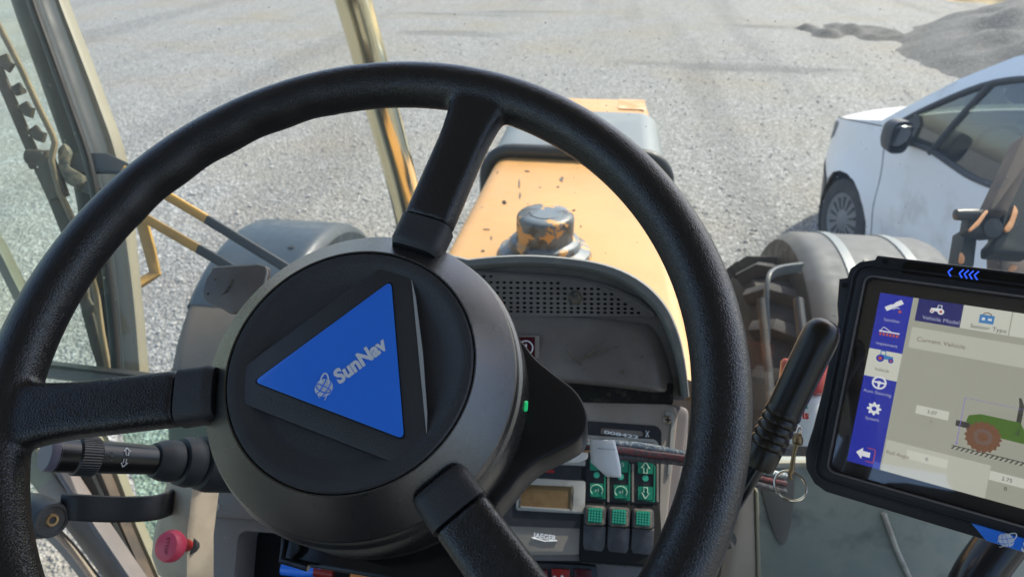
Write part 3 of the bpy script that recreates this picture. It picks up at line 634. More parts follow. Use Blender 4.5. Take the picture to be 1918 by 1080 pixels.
# lcd
onpan('lcd_bezel', [(969, 893), (1097, 900), (1095, 962), (966, 955)], 'panellight', .0085, .001, .003, .0008, ipn, holes=[[(977, 906), (1075, 911), (1073, 953), (973, 947)]])
lc = onpan('lcd', [(974, 903), (1078, 909), (1076, 956), (970, 950)], 'lcd', .0078, .0006, .0, 0, ipn)
for q in ([(974, 903), (978, 903), (975, 950), (971, 950)], [(1070, 909), (1074, 909), (1072, 954), (1068, 954)]): onpan('lcd_edge', q, 'dirtyedge', .0087, .001, 0, 0, ipn)
a, b = DP.px(998, 1004, .0065); a2, b2 = DP.px(1042, 1008, .0065)
obj('maker_lettering', join(text(DP, 'JAEGER', (a+a2)/2, b-.0012, .0050, -.03, wid=.024, h=.0065, bold=.04, center=True), tube([DP.w(a-.001, b-.001, .0066), DP.w((a+a2)/2, b-.0032, .0066), DP.w(a2+.001, b-.0015, .0066)], .0005, 6)), M['label'], DB, ipn)
screw(1251, 786, .006, .0048, ipn)
# rocker switches
rt = onpan('switch_tray', [(1088, 936), (1236, 944), (1242, 1040), (1228, 1062), (1084, 1052)], 'hole', .0078, .004, .004, .001, ipn)
for k, x0 in enumerate((1094, 1139, 1184)):
    dy = 3*k; tp = DP.pp([(x0, 945+dy), (x0+41, 947+dy), (x0+42, 985+dy), (x0-1, 983+dy)], .013)
    rk = obj('rocker_switch', plate(DP, rnd(tp, .004, 4), .013, .01, .003), M['rocker'], DB)
    lo = obj('rocker_body', plate(Pl(DP.w(*tp[3], .013), PN+V((0, -.22, -.12)), (1, 0, 0)), [(0, -.038), (tp[2][0]-tp[3][0], -.038), (tp[2][0]-tp[3][0], .001), (0, .001)], 0, .014, .003), M['rocker'], DB, rk)
    onpan('lens_surround', [(x0+4, 947+dy), (x0+37, 949+dy), (x0+38, 984+dy), (x0+3, 982+dy)], 'dirtyedge', .0138, .001, .003, .0006, rk)
    ln = onpan('switch_lens', [(x0+8, 950+dy), (x0+34, 951+dy), (x0+34, 979+dy), (x0+7, 978+dy)], 'greenlens', .0152, .002, .0015, .0006, rk)
    a0, b0 = DP.px(x0+8, 950+dy, .0155); a1, b1 = DP.px(x0+33, 978+dy, .0155); dots = []
    for i in range(5):
        for j in range(5): dots.append(plate(DP, circ(a0+(a1-a0)*(i+.5)/5, b0+(b1-b0)*(j+.5)/5, .0011, 6), .0155, .0004))
    obj('lens_pattern', join(*dots), M['greendot'], DB, rk)
# lower lamps
lt = onpan('warning_lamp_strip', [(985, 1052), (1118, 1058), (1125, 1150), (970, 1150)], 'paneldark', .0, .01, .003, .001, None)
for (x0, x1, m) in ((996, 1025, 'darkred'), (1033, 1067, 'redlamp'), (1076, 1108, 'darkred')):
    onpan('warning_lamp', [(x0, 1064), (x1, 1066), (x1, 1110), (x0, 1110)], m, .003, .004, .001, .0006, lt)
obj('lamp_symbol', join(*[text(DP, s, *DP.px(x, 1082, .004), .004, 0, h=.0035, bold=.03) for s, x in (('o', 1036), ('+', 1050))]), M['white'], DB, lt)
obj('wiring_bits', join(tube(spline([DP.hit(530, 1062, -.03), DP.hit(570, 1066, -.03), DP.hit(605, 1064, -.03)], 4), .008, 10)), M['blue'], DB)
obj('wiring_bits', tube(spline([DP.hit(590, 1066, -.028), DP.hit(625, 1072, -.03)], 4), .007, 10), M['redlamp'], DB)
obj('wiring_bits', tube(spline([DP.hit(660, 1085, -.02), DP.hit(780, 1082, -.02), DP.hit(840, 1090, -.02)], 4), .010, 10), M['orange_worn'], DB)
# cowl
e2 = rad(34); CN = V((0, -math.cos(e2), math.sin(e2)))
CP = Pl(P(1150, 640, .755), CN, (1, 0, 0))
cow_r = [(868, 486), (935, 479), (1010, 478), (1100, 487), (1165, 505), (1215, 535), (1250, 575), (1272, 625), (1284, 680), (1291, 742)]
xm = CP.px(878, 486, .02)[0]
inn_r = [(868, 502), (935, 496), (1010, 495), (1095, 504), (1155, 522), (1200, 550), (1238, 592), (1262, 650), (1274, 700), (1280, 745)]
ro_, ri_ = spl2(CP.pp(cow_r, .02), 4), spl2(CP.pp(inn_r, .02), 4)
pr_ = [(o_, i_) for o_, i_ in zip(ro_, ri_) if o_[0] > xm]; pr_ = pr_[::-1]; pr_ += [((2*xm-o_[0], o_[1]), (2*xm-i_[0], i_[1])) for o_, i_ in reversed(pr_)]
loop = [o_ for o_, i_ in pr_]; inner = [i_ for o_, i_ in pr_]
secs = []
for o_, i_ in pr_:
    mx = ((o_[0]*.8+i_[0]*.2), (o_[1]*.8+i_[1]*.2)); mi = ((o_[0]*.15+i_[0]*.85), (o_[1]*.15+i_[1]*.85))
    secs.append([CP.w(*o_, -.11), CP.w(*o_, .016), CP.w(*o_, .021), CP.w(*mx, .0245), CP.w(*mi, .0240), CP.w(*i_, .0215), CP.w(*i_, -.012)])
cw = obj('cowl', loft(secs), M['fascia_lip'], DB)
obj('cowl_back', plate(CP, offset(loop, .004) if area2(loop) > 0 else offset(loop[::-1], .004), -.03, .10, .01), M['fascia'], DB, cw)
# smooth curved fascia between cowl and panel
fr_ = CP.pp([(868, 588), (1228, 592)], .0)
def fas(i, j):
    # i across, j down
    al = 2*xm-CP.px(1283, 745, 0)[0]; ar_t = CP.px(1262, 592, 0)[0]; ar_b = CP.px(1278, 738, 0)[0]
    ar = ar_t+(ar_b-ar_t)*j; a = al+(ar-al)*i
    b_t = CP.px(1000, 586, 0)[1]; b_b = CP.px(1000, 716, 0)[1]; b = b_t+(b_b-b_t)*j - .006*(i**8)
    edge = max(0, (i-.93)/.07)
    h = -.004 + .020*math.sin(j*math.pi/2)**.8 - .03*edge**2 - (.030*max(0, (j-.86)/.14)**3)
    return CP.w(a, b, h)
obj('fascia', grid(fas, 60, 24), M['fascia'], DB)
# grille
gr_pts = CP.pp([(840, 500), (900, 507), (1000, 513), (1080, 520), (1150, 538), (1195, 560), (1222, 580), (1224, 588), (1216, 592), (840, 592)], 0)
gy = [517, 528, 538, 547.5, 557, 566, 574.5, 582]; gx_end = [925, 1052, 1130, 1157, 1168, 1181, 1194, 1206]
gholes = []
for r_, (yy, xe) in enumerate(zip(gy, gx_end)):
    x = 856 + (r_ % 2)*0
    while x < xe:
        a, b = CP.px(x, yy+(x-900)*.012, 0)
        if abs(x-1077) > 12 or abs(yy-557) > 8: gholes.append(circ(a, b, .0022, 8, .0015, rad(22.5)))
        x += 12.6
gr = obj('speaker_grille', plate(CP, rnd(gr_pts, .004, 4), -.001, .004, 0, gholes, back=False), M['fascia'], DB)
obj('grille_backing', plate(CP, gr_pts, -.0045, .004), M['hole'], DB, gr)
obj('grille_rim', tube(spline([CP.hit(x, y, -.001) for x, y in [(860, 509), (930, 512), (1010, 518), (1085, 527), (1148, 545), (1195, 568), (1221, 585), (1222, 592), (1205, 594)]], 4), .0012, 8), M['sidecover'], DB, gr)
a, b = CP.px(1077, 557, 0); obj('grille_boss', lathe(CP.w(a, b, 0), CP.n, [(0, .002), (.006, .0015), (.008, -.001)], 16), M['dirtyedge'], DB, gr)
obj('cowl_face', plate(CP, offset(inner, -.004) if area2(inner) > 0 else offset(inner[::-1], -.004), -.006, .01), M['fascia'], DB, cw)
# stop symbol
wl = obj('warning_plate', plate(CP, rnd(CP.pp([(950, 628), (1010, 628), (1010, 676), (950, 676)], .012), .003), .0135, .004, .001), M['panelgrey'], DB)
obj('red_field', plate(CP, CP.pp([(955, 631), (1002, 631), (1002, 672), (955, 672)], .014), .0142, .001), M['darkred'], DB, wl)
a, b = CP.px(985, 651, .0145)
obj('brake_symbol', join(tube([CP.w(a+.0075*math.cos(rad(t)), b+.0075*math.sin(rad(t)), .0148) for t in range(0, 361, 15)], .0007, 6), tube([CP.w(a, b+.004, .0148), CP.w(a, b-.001, .0148)], .0009, 6), tube([CP.w(a, b-.0032, .0148), CP.w(a, b-.004, .0148)], .0009, 6)), M['white'], DB, wl)
# scuffs: worn scratches in the plastic
for pts in ([(1062, 657), (1075, 672), (1090, 684)], [(1085, 676), (1112, 655), (1142, 632)], [(1092, 672), (1120, 660), (1160, 648)]):
    obj('scratch', tube([CP.hit(x, y, .0158) for x, y in pts], [.0006, .0011, .0003], 6), M['dirtyedge'], DB)
for x, y, q in ((1166, 696, .0016), (1203, 668, .001), (1245, 628, .0008), (968, 597, .0008), (1095, 690, .0008), (1225, 655, .0008), (1140, 610, .0006)):
    obj('scratch', lathe(CP.hit(x, y, .0155), CP.n, [(0, .0012), (q, .0006), (q*1.2, -.001)], 8), M['dirtyedge'], DB)
# foam gap
obj('foam_strip', plate(DP, rnd(DP.pp([(960, 700), (1262, 716), (1262, 756), (960, 760)], .004), .003), .0035, .03, .003), M['foam'], DB)
# beige steering column
clp = Pl(P(340, 950, .66), (-.5, -.7, .5), (1, -.4, 0))
obj('steering_column', loft([[P(x, y, d) for x, y, d in row] for row in (
    [(318, 880, .70), (330, 862, .66), (370, 850, .64), (420, 850, .66)],
    [(305, 935, .70), (316, 925, .655), (360, 920, .635), (410, 920, .66)],
    [(288, 1000, .70), (296, 1000, .65), (350, 1000, .63), (400, 1000, .66)],
    [(284, 1040, .70), (290, 1045, .65), (350, 1050, .63), (400, 1050, .66)],
    [(296, 1075, .70), (306, 1082, .655), (350, 1090, .64), (400, 1090, .66)])]), M['column'], DB)

# ================================================================== STEERING WHEEL
WC = CAM + CR*(-.0854) - CU*.0404 + CF*.3657
WN = (CR*(-.1018) + CU*.4315 - CF*.8963).normalized()
W0 = Pl(WC, WN, (1, 0, 0))
ROT = rad(-45)                                      # the wheel as it stands in the photo; badge 'down' points here
dn_ = W0.u*math.cos(ROT)+W0.v*math.sin(ROT)
WP2 = Pl(WC, WN, WN.cross(dn_))                    # design frame: text runs along +u
if WP2.v.dot(dn_) > 0: WP2 = Pl(WC, WN, -WN.cross(dn_))
SW = thing('steering_wheel', 'large black grained steering wheel with a blue triangle badge and three spokes', 'steering wheel', WC - WN*.07)
def polar(r, a, h=0): return W0.w(r*math.cos(rad(a)), r*math.sin(rad(a)), h)
RR, rr0 = .190, .0145
def rim_mesh():
    n, m = 240, 28; vs, fs = [], []
    for i in range(n):
        A_ = 360*i/n; d = V((math.cos(rad(A_)), math.sin(rad(A_))))
        g = 0
        aa = (A_-100) % 360
        for c in (111, 122.5, 134, 145.5):          # finger grips, upper left, on the inner side
            t = (A_-c)/4.4; g += math.exp(-t*t)
        for k in range(m):
            p = 2*math.pi*k/m; r = rr0
            inward = max(0, -math.cos(p)); r -=   .0021*g*inward**1.3 - .0006*(1 if 105 < A_ < 152 else 0)*inward
            r += .0006*math.exp(-((p-rad(215))/.05)**2)
            a = RR+r*math.cos(p); h = r*math.sin(p)*1.0
            vs.append(W0.w(a*d.x, a*d.y, h))
    for i in range(n):
        for k in range(m): j = (i+1) % n; l = (k+1) % m; fs.append((i*m+k, j*m+k, j*m+l, i*m+l))
    return vs, fs
def sweep_pad(a, r0, r1, w0, w1, th, h0, h1, n=12, m=32, endr=.0):
    d = W0.u*math.cos(rad(a))+W0.v*math.sin(rad(a)); s = WN.cross(d); vs, fs = [], []
    for i in range(n+1):
        t = i/n; r = r0+(r1-r0)*t; ww = w0+(w1-w0)*max(0, (t-.55)/.45)**2; tt = th; hh = h0+(h1-h0)*t
        if endr and (i <= 2): ww -= endr*(2-i)/2*1.2; tt -= endr*(2-i)/2*1.2
        c = WC + d*r + WN*hh
        for k in range(m):
            q = 2*math.pi*k/m; cx, sx = math.cos(q), math.sin(q); e_ = .55
            vs.append(c + s*math.copysign(abs(cx)**e_, cx)*ww/2 + WN*math.copysign(abs(sx)**e_, sx)*tt/2)
    for i in range(n):
        for k in range(m): l = (k+1) % m; fs.append((i*m+k, (i+1)*m+k, (i+1)*m+l, i*m+l))
    fs.append(tuple(range(m))); fs.append(tuple(range(n*m, (n+1)*m)))
    return vs, fs
SPK = [75, 193.6, -45]
tmp_vf = join(rim_mesh(), *[sweep_pad(a, .0965, .187, .0302, .042, .0195, -.0095, .0008) for a in SPK])
me = bpy.data.meshes.new('tmp'); me.from_pydata([tuple(V(v)-V(SW.location)) for v in tmp_vf[0]], [], tmp_vf[1])
to = bpy.data.objects.new('tmp', me); COL.objects.link(to)
md = to.modifiers.new('r', 'REMESH'); md.mode = 'VOXEL'; md.voxel_size = .0016; md.use_smooth_shade = True
ms = to.modifiers.new('s', 'SMOOTH'); ms.iterations = 9; ms.factor = .5
dg = bpy.context.evaluated_depsgraph_get(); rm = bpy.data.meshes.new_from_object(to.evaluated_get(dg)); bpy.data.objects.remove(to)
rm.polygons.foreach_set('use_smooth', [True]*len(rm.polygons)); rm.materials.clear(); rm.materials.append(M['rim'])
ro = bpy.data.objects.new('rim', rm); COL.objects.link(ro); ro.parent = SW
for a in SPK:
    obj('spoke_collar', sweep_pad(a, .0765, .0957, .0312, .0318, .0206, -.0112, -.0098, 10, 36, endr=.0026), M['cap'], SW, smooth=50)
    obj('spoke_core', sweep_pad(a, .078, .100, .028, .028, .015, -.013, -.0105, 4, 24), M['hole'], SW)
ho = obj('hub_housing', lathe(WC, WN, [(.0662, -.001), (.0668, .0012), (.0676, .0014), (.0770, -.0070), (.0862, -.0153), (.0868, -.0163), (.0872, -.0195), (.0876, -.0225), (.0892, -.0245), (.0900, -.0280), (.0903, -.045), (.0900, -.062), (.0880, -.066), (.04, -.068)], 128), M['hubring'], SW, smooth=14)
obj('hub_back', lathe(WC, WN, [(.0885, -.0655), (.0905, -.067), (.0905, -.084), (.086, -.088), (.03, -.09)], 96), M['hubdark'], SW, ho)
hc = obj('hub_cap', lathe(WC, WN, [(0, -.0030), (.048, -.0030), (.0505, -.0026), (.0590, .0012), (.0615, .0021), (.0650, .0021), (.0660, .0012), (.0662, -.002)], 128), M['cap'], SW)
def hexa(R_, half): return [(R_*math.cos(rad(c+s*half)), R_*math.sin(rad(c+s*half))) for c in (30, 150, 270) for s in (-1, 1)]
hx = rnd(hexa(.0588, 10.5), .002, 3)
pf = obj('badge_platform', plate(WP2, hx, .0005, .006, .0016), M['cap'], SW)
# pale line along one platform edge, a bevel reflection put into colour
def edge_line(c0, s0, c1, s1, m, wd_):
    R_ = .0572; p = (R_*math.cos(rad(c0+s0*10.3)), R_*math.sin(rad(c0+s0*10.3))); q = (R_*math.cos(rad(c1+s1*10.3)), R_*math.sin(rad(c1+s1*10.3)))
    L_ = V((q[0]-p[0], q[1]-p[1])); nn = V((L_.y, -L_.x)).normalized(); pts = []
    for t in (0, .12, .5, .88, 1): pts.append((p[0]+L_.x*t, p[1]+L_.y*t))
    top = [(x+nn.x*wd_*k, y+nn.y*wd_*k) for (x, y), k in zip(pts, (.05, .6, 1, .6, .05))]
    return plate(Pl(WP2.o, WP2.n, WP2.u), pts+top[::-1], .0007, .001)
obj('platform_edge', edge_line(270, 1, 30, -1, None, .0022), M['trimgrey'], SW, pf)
tri = [(.0515*math.cos(rad(a)), .0515*math.sin(rad(a))) for a in (-90, 30, 150)]
obj('badge_recess', plate(WP2, rnd([(x*1.022, y*1.022) for x, y in tri], .0042, 6), .0009, .001), M['hole'], SW, pf)
bd = obj('badge', plate(WP2, rnd(tri, .0042, 6), .0016, .0014, .0003), M['blue'], SW, pf)
def globe(pl, a, b, r, h, th=.00045):
    L = [plate(pl, circ(a, b, r, 28), h, .0003)]
    return L
def globe_lines(pl, a, b, r, h, w_):
    L = []
    def arc(f, n=14): return [pl.w(a+x*r, b+y*r, h) for x, y in (f(i/n) for i in range(n+1))]
    ang = rad(25); ca, sa = math.cos(ang), math.sin(ang)
    def R2(x, y): return (x*ca-y*sa, x*sa+y*ca)
    for k in (-.5, .15): L.append(tube(arc(lambda t: R2(k*math.sin(math.pi*t), math.cos(math.pi*t))), w_, 4))
    for k in (-.35, .35): L.append(tube(arc(lambda t: R2(math.sqrt(1-k*k)*math.cos(math.pi*t), k-.18*math.sin(math.pi*t))), w_, 4))
    return L
def swoosh(pl, a, b, r, h, w_):
    pts = [];
    for i in range(33):
        t = rad(-150+285*i/32); x, y = 1.55*r*math.cos(t), .5*r*math.sin(t); c, s = math.cos(rad(52)), math.sin(rad(52)); pts.append(pl.w(a+x*c-y*s, b+x*s+y*c, h))
    return tube(pts, [w_*(.4+.6*math.sin(math.pi*i/32)) for i in range(33)], 6)
obj('maker_lettering', text(WP2, 'SunNav', -.0098, -.0060, .0082, 0, wid=.0318, h=.0018, bold=.046, shear=.08), M['white'], SW, bd)
obj('globe_emblem', join(*globe(WP2, -.0172, -.0022, .0048, .0019), swoosh(WP2, -.0172, -.0022, .0050, .0020, .0004)), M['white'], SW, bd)
obj('globe_lines', join(*globe_lines(WP2, -.0172, -.0022, .0047, .0021, .0003)), M['blue'], SW, bd)
# motor lobe, bracket, dot, label
LP = Pl(WC-WN*.055, WN, (1, 0, 0))
lob = obj('motor_lobe', plate(LP, spl2(LP.pp([(940, 610), (976, 636), (1002, 668), (1040, 700), (1076, 728), (1096, 760), (1100, 792), (1088, 820), (1050, 842), (1010, 862), (975, 892), (948, 925), (900, 960), (800, 900), (800, 700)]), 5), .0, .038, .003), M['lobe'], SW)
obj('status_lamp', lathe(WC+W0.u*0.0905*math.cos(rad(-2))+W0.v*.0905*math.sin(rad(-2))-WN*.040, W0.u, [(0, .0012), (.0028, .0009), (.0032, -.001)], 16), M['green'], SW, ho)
br = obj('mounting_bracket', plate(LP, rnd(LP.pp([(525, 1000), (620, 1000), (850, 1000), (900, 1000), (860, 1110), (640, 1070), (520, 1052)], -.012), .003), -.012, .012, .002), M['gloss'], SW)
obj('bracket_tab', tube([LP.hit(536, 1005, -.008), LP.hit(528, 1048, -.006), LP.hit(578, 1062, -.006)], .0022, 8), M['gloss'], SW, br)
obj('bracket_tab', plate(LP, rnd(LP.pp([(544, 1012), (560, 1014), (556, 1030), (540, 1044)], -.006), .001), -.006, .004, .001), M['knobgrey'], SW, br)
ls = []
for i in range(15):
    a = rad(-106+30*i/14); ls.append([WC+(W0.u*math.cos(a)+W0.v*math.sin(a))*.0912-WN*h for h in (.069, .080)])
ll = obj('serial_label', loft(ls), M['label'], SW, ho)
marks = []
for i in range(20):
    a = rad(-100+20*i/20+random.uniform(0, .5)); da = rad(random.uniform(.25, .6)); hh = random.uniform(.0725, .0745)
    marks.append(([WC+(W0.u*math.cos(x)+W0.v*math.sin(x))*.0914-WN*h for x, h in ((a, .0715), (a+da, .0715), (a+da, hh), (a, hh))], [(0, 1, 2, 3)]))
obj('label_print', join(*marks), M['ink'], SW, ll)

# ================================================================== CONTROLS LEFT
# indicator stalk
d0 = .50
ax0, ax1 = P(92, 850, .46), P(420, 868, .56)
SD = (ax1-ax0).normalized()
ST = thing('indicator_stalk', 'glossy black indicator stalk with arrow marks and a knurled ring, below the left spoke', 'stalk', P(400, 868, .56))
def at(px):
    t = (px-92)/328; z_ = 1/((1-t)/.46+t/.56); return (P(px, 850+18*t, z_)-ax0).dot(SD)
def cyl(p0, p1, r0, r1, m, nm, par=None, n=32, ends=.0012):
    L_ = at(p1)-at(p0); o = ax0+SD*at(p0)
    return obj(nm, lathe(o, SD, [(0, 0), (r0-ends, 0), (r0, ends), (r1, L_-ends), (r1-ends, L_), (0, L_)], n), m, ST, par)
sb = cyl(96, 292, .0118, .0105, M['stalk'], 'stalk_body')
ec = obj('end_cap', lathe(ax0+SD*(at(96)-.004)*1, SD, [(0, 0), (.0105, 0), (.0114, .0012), (.0118, .006)], 32), M['endcap'], ST)
cyl(138, 180, .01285, .0128, M['hubdark'], 'knurled_ring', None)
kn = []
for k in range(44):
    t = 2*math.pi*k/44; u_ = V((0, 0, 1)).cross(SD).normalized(); v_ = SD.cross(u_); c = (u_*math.cos(t)+v_*math.sin(t))*.0129
    kn.append(tube([ax0+SD*(at(141))+c, ax0+SD*at(177)+c], .0005, 5))
obj('knurl_ribs', join(*kn), M['knobgrey'], ST)
bo = []
o = ax0+SD*at(285); Lb = (ax1-ax0).length-at(285)+.02
bo = lathe(o, SD, [(.008, 0), (.0125, .001), (.0150, .008), (.0156, .014), (.0150, .0185), (.0135, .0195), (.0175, .021), (.0192, .028), (.0188, .034), (.017, .036), (.0205, .038), (.0225, .046), (.0225, Lb), (0, Lb)], 40)
obj('rubber_boot', bo, M['rubber'], ST)
# arrows printed on the stalk
side = (CAM-(ax0+SD*at(222))); side = (side-SD*side.dot(SD)).normalized(); ups = side.cross(SD).normalized()
if ups.z < 0: ups = -ups
def cylpt(px, y):      # y along circumference (+ up)
    an = y/.0115; return ax0+SD*at(px)+side*math.cos(an)*.01165+ups*math.sin(an)*.01165
def arrow(px, y0, s):
    k = .0032; pts = [(0, 1), (.95, .1), (.4, .1), (.4, -.7), (-.4, -.7), (-.4, .1), (-.95, .1), (0, 1)]
    return tube([cylpt(px+x*6.2, y0+y*s*k) for x, y in pts], .00035, 6)
obj('arrow_marks', join(arrow(222, .0045, 1), arrow(220, -.0028, -1)), M['white'], ST)
obj('lamp_marks', join(tube([cylpt(192, .0035), cylpt(196, .0035)], .0003, 5), tube([cylpt(192, .001), cylpt(197, .001)], .0003, 5), tube([cylpt(193, -.002), cylpt(197, -.002)], .0003, 5)), M['knobgrey'], ST)
# flat-armed lever with cone knob
LV = thing('shuttle_lever', 'flat black steel lever arm with a dark cone knob, under the indicator stalk', 'lever', P(320, 930, .66))
lvp = Pl(P(220, 950, .62), -CF+CU*.15, CR)
obj('lever_arm', tube(spline([P(118, 948, .60), P(150, 950, .60), P(220, 953, .615), P(290, 950, .63), P(330, 935, .66), P(350, 920, .7)], 5), 1, 16, flat=(.0225, .006), up=CU), M['arm'], LV)
kd = (P(125, 978, .58)-P(48, 965, .61)).normalized()
kb = obj('knob', lathe(P(48, 965, .605), kd, [(0, 0), (.016, 0), (.0195, .004), (.0195, .008), (.0145, .040), (.0135, .0415), (.011, .0418), (.0105, .041), (0, .041)], 36), M['knobgrey'], LV)
o = P(48, 965, .605)+kd*.0413
obj('knob_insert', lathe(o, kd, [(0, -.001), (.0025, -.001), (.003, .001), (.0048, .0012), (.0055, .0)], 20), M['brass'], LV, kb)
# stop knob
SK = thing('stop_knob', 'round pinkish red pull knob marked STOP beside the beige steering column', 'knob', P(355, 1020, .62))
kn_ = Pl(P(313, 1022, .60), -CF*1+CU*.35-CR*.35, CR)
kx = obj('knob_disc', lathe(kn_.o, kn_.n, [(0, .003), (.008, .0028), (.0118, .0015), (.0134, -.002), (.0134, -.007), (.0115, -.0105), (.004, -.0115)], 40), M['pink'], SK)
obj('stop_lettering', text(kn_, 'STOP', .0012, .0074, .0036, rad(-92), wid=.014, h=.0031, bold=.02), M['pinkdark'], SK, kx)
obj('knob_stem', tube([kn_.w(0, 0, -.010), P(345, 1020, .63), P(352, 1020, .64)], .0062, 14), M['redprint'], SK)
obj('stem_boot', tube([P(350, 1021, .635), P(362, 1021, .65)], .0085, 14), M['rubber'], SK)
# paddle left of the hub
PD = thing('control_paddle', 'scuffed dark plastic paddle left of the wheel hub, above the left spoke', 'lever', P(470, 560, .62))
pp_ = Pl(P(440, 540, .60), -CF+CU*.12, CR)
po = spl2(pp_.pp([(395, 507), (402, 499), (430, 498), (480, 495), (494, 497), (501, 505), (496, 530), (475, 560), (437, 587), (415, 578), (388, 566), (380, 556), (380, 540), (386, 520)]), 4)
pa = obj('paddle_plate', plate(pp_, po, 0, .008, .0016), M['fascia'], PD)
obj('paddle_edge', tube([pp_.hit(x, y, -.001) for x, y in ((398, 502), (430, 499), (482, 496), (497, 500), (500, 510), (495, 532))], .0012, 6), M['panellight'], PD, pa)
obj('paddle_scratch', join(tube([pp_.hit(x, y, .0002) for x, y in ((414, 553), (424, 546), (431, 535), (435, 524))], [.0003, .001, .0009, .0012], 6), tube([pp_.hit(x, y, .0002) for x, y in ((402, 522), (404, 524))], .0009, 6), tube([pp_.hit(x, y, .0002) for x, y in ((388, 549), (390, 551))], .001, 6)), M['dirtyedge'], PD, pa)
obj('paddle_stem', tube([pp_.w(.02, -.02, -.006), P(560, 640, .68)], .006, 10), M['arm'], PD)

# ================================================================== RIGHT: LEVER, KEY RING, BOTTLE
GL = thing('gear_lever', 'worn black rubber lever grip with ringed collar between the wheel rim and the tablet', 'lever', P(1385, 960, .52))
g0, g1 = P(1537, 628, .505), P(1418, 872, .52); gd = (g1-g0).normalized(); gl = (g1-g0).length
pr = [(0, -.0125), (.005, -.012), (.0095, -.0095), (.0120, -.005), (.0130, 0), (.0132, .01), (.0124, gl*.55)]
x = gl*.56
for k in range(5): pr += [(.0127, x+.0008), (.0131, x+.0022), (.0131, x+.0038), (.0127, x+.005), (.0119, x+.0056)]; x += .0064
pr += [(.0124, x+.001), (.0122, gl-.002), (.0116, gl), (.008, gl+.001), (.0, gl+.001)]
gg = obj('grip', lathe(g0, gd, pr, 48), M['lever'], GL)
obj('grip_hole', lathe(g0-gd*.0121+CU*.003+CR*.0045, (-gd-CF*.2).normalized(), [(0, .0002), (.0013, .0002)], 12), M['hole'], GL, gg)
obj('lever_shaft', tube([g1-gd*.01+CR*0, g1+gd*.05+(CR*-.008), P(1362, 1010, .56)], .0075, 16), M['gloss'], GL)
BT = thing('bottle', 'small white bottle with red cap and red and green print, behind the black lever grip', 'bottle', P(1500, 815, .72))
bdn = (P(1500, 812, .72)-P(1512, 690, .72)).normalized()
bb = obj('bottle_body', lathe(P(1509, 735, .72), bdn, [(0, 0), (.015, 0), (.0195, .004), (.0205, .010), (.0205, .048), (.0185, .052), (0, .052)], 32), M['label'], BT)
obj('bottle_cap', lathe(P(1508, 676, .72), bdn, [(0, 0), (.021, 0), (.0235, .003), (.0235, .029), (.020, .032), (0, .032)], 32), M['redlamp'], BT)
blp = Pl(P(1512, 770, .695), -CF+CU*.2, CR)
obj('bottle_print', text(blp, 'is', *blp.px(1502, 783), .008, rad(-5), h=.001, bold=.04), M['redlamp'], BT, bb)
obj('bottle_print', text(blp, 'a', *blp.px(1505, 764), .006, rad(-5), h=.001, bold=.04), M['greenprint'], BT, bb)
obj('handrail_stub', tube([P(1440, 815, .8), P(1560, 812, .8)], .013, 16), M['panellight'], TR)
KR = thing('key_ring', 'empty metal key ring hanging from a small snap hook beside the tablet', 'key ring', P(1498, 800, .56))
kc = P(1480, 910, .55); kpl = Pl(kc, -CF+CU*.75-CR*.1, CR)
obj('split_ring', join(tube([kpl.w(.0122*math.cos(rad(t)), .0122*math.sin(rad(t)), .0004*math.sin(rad(t/2))) for t in range(0, 361, 8)], .0009, 8), tube([kpl.w(.0122*math.cos(rad(t)), .0122*math.sin(rad(t)), .0017) for t in range(60, 330, 8)], .0009, 8)), M['nickel'], KR)
obj('snap_hook', join(tube([P(1482, 886, .55), P(1487, 850, .553), P(1492, 832, .555)], [.0022, .0016, .0022], 12), tube([P(1482, 880, .548), P(1480, 890, .549), P(1482, 897, .55)], .0011, 8), lathe(P(1494, 826, .556), (P(1498, 800, .56)-P(1494, 826, .556)).normalized(), [(0, -.003), (.004, -.002), (.0042, .001), (.003, .004), (0, .005)], 16), tube([P(1490, 836, .556), P(1486, 822, .556), P(1489, 812, .557), P(1499, 812, .557), P(1503, 824, .556)], .0010, 8)), M['brass'], KR)
obj('hook_link', tube(spline([P(1496, 818, .557), P(1493, 808, .558), P(1498, 798, .56), P(1502, 806, .56), P(1496, 818, .557)], 4), .0009, 8), M['nickel'], KR)

# ================================================================== TABLET
th = (CR*.815 - CU*.159 - CF*.557); tv = (CR*.21 + CU*.977 + CF*.028); tn = th.cross(tv).normalized()
if tn.dot(CF) > 0: tn = -tn
TO = P(1649, 548, .56)
TP = Pl(TO, tn, th)
if TP.v.dot(CU) < 0: TP = Pl(TO, tn, th)
TB = thing('tablet_display', 'rugged black tablet showing a vehicle settings screen, mounted right of the lever', 'tablet', TP.w(.13, -.2, -.02))
Hs = -TP.px(1583, 861)[1]; Ws = Hs*1.6
Lm = TP.px(1540, 760)[0]; Tm = TP.px(1660, 478)[1]; Bm = TP.px(1560, 925)[1]
Rm = Ws - Lm
T_o = TP.pp([(1644, 477), (1690, 481)]); 
body_px = [(1520, 880), (1508, 835), (1528, 800), (1560, 640), (1568, 606), (1567, 560), (1572, 519), (1584, 518), (1592, 500), (1612, 486), (1638, 485), (1643, 476), (1700, 482)]
bl_ = TP.pp(body_px, .012)
bt_ = TP.pp([(1700, 482), (1918, 510)], .012); bbm = TP.pp([(1546, 922), (1918, 1032)], .012)
topb = bl_[-1][1]; botb = bbm[0][1]
cxm = Ws/2
leftp = TP.pp([(1546, 921), (1524, 905), (1509, 878), (1507, 848), (1522, 800), (1540, 730), (1556, 655), (1569, 600), (1567, 570), (1571, 521), (1586, 519), (1592, 502), (1610, 489), (1638, 485), (1643, 477)], .012)
rightp = [(2*cxm-a, b) for a, b in reversed(leftp)]
bodyo = leftp+rightp
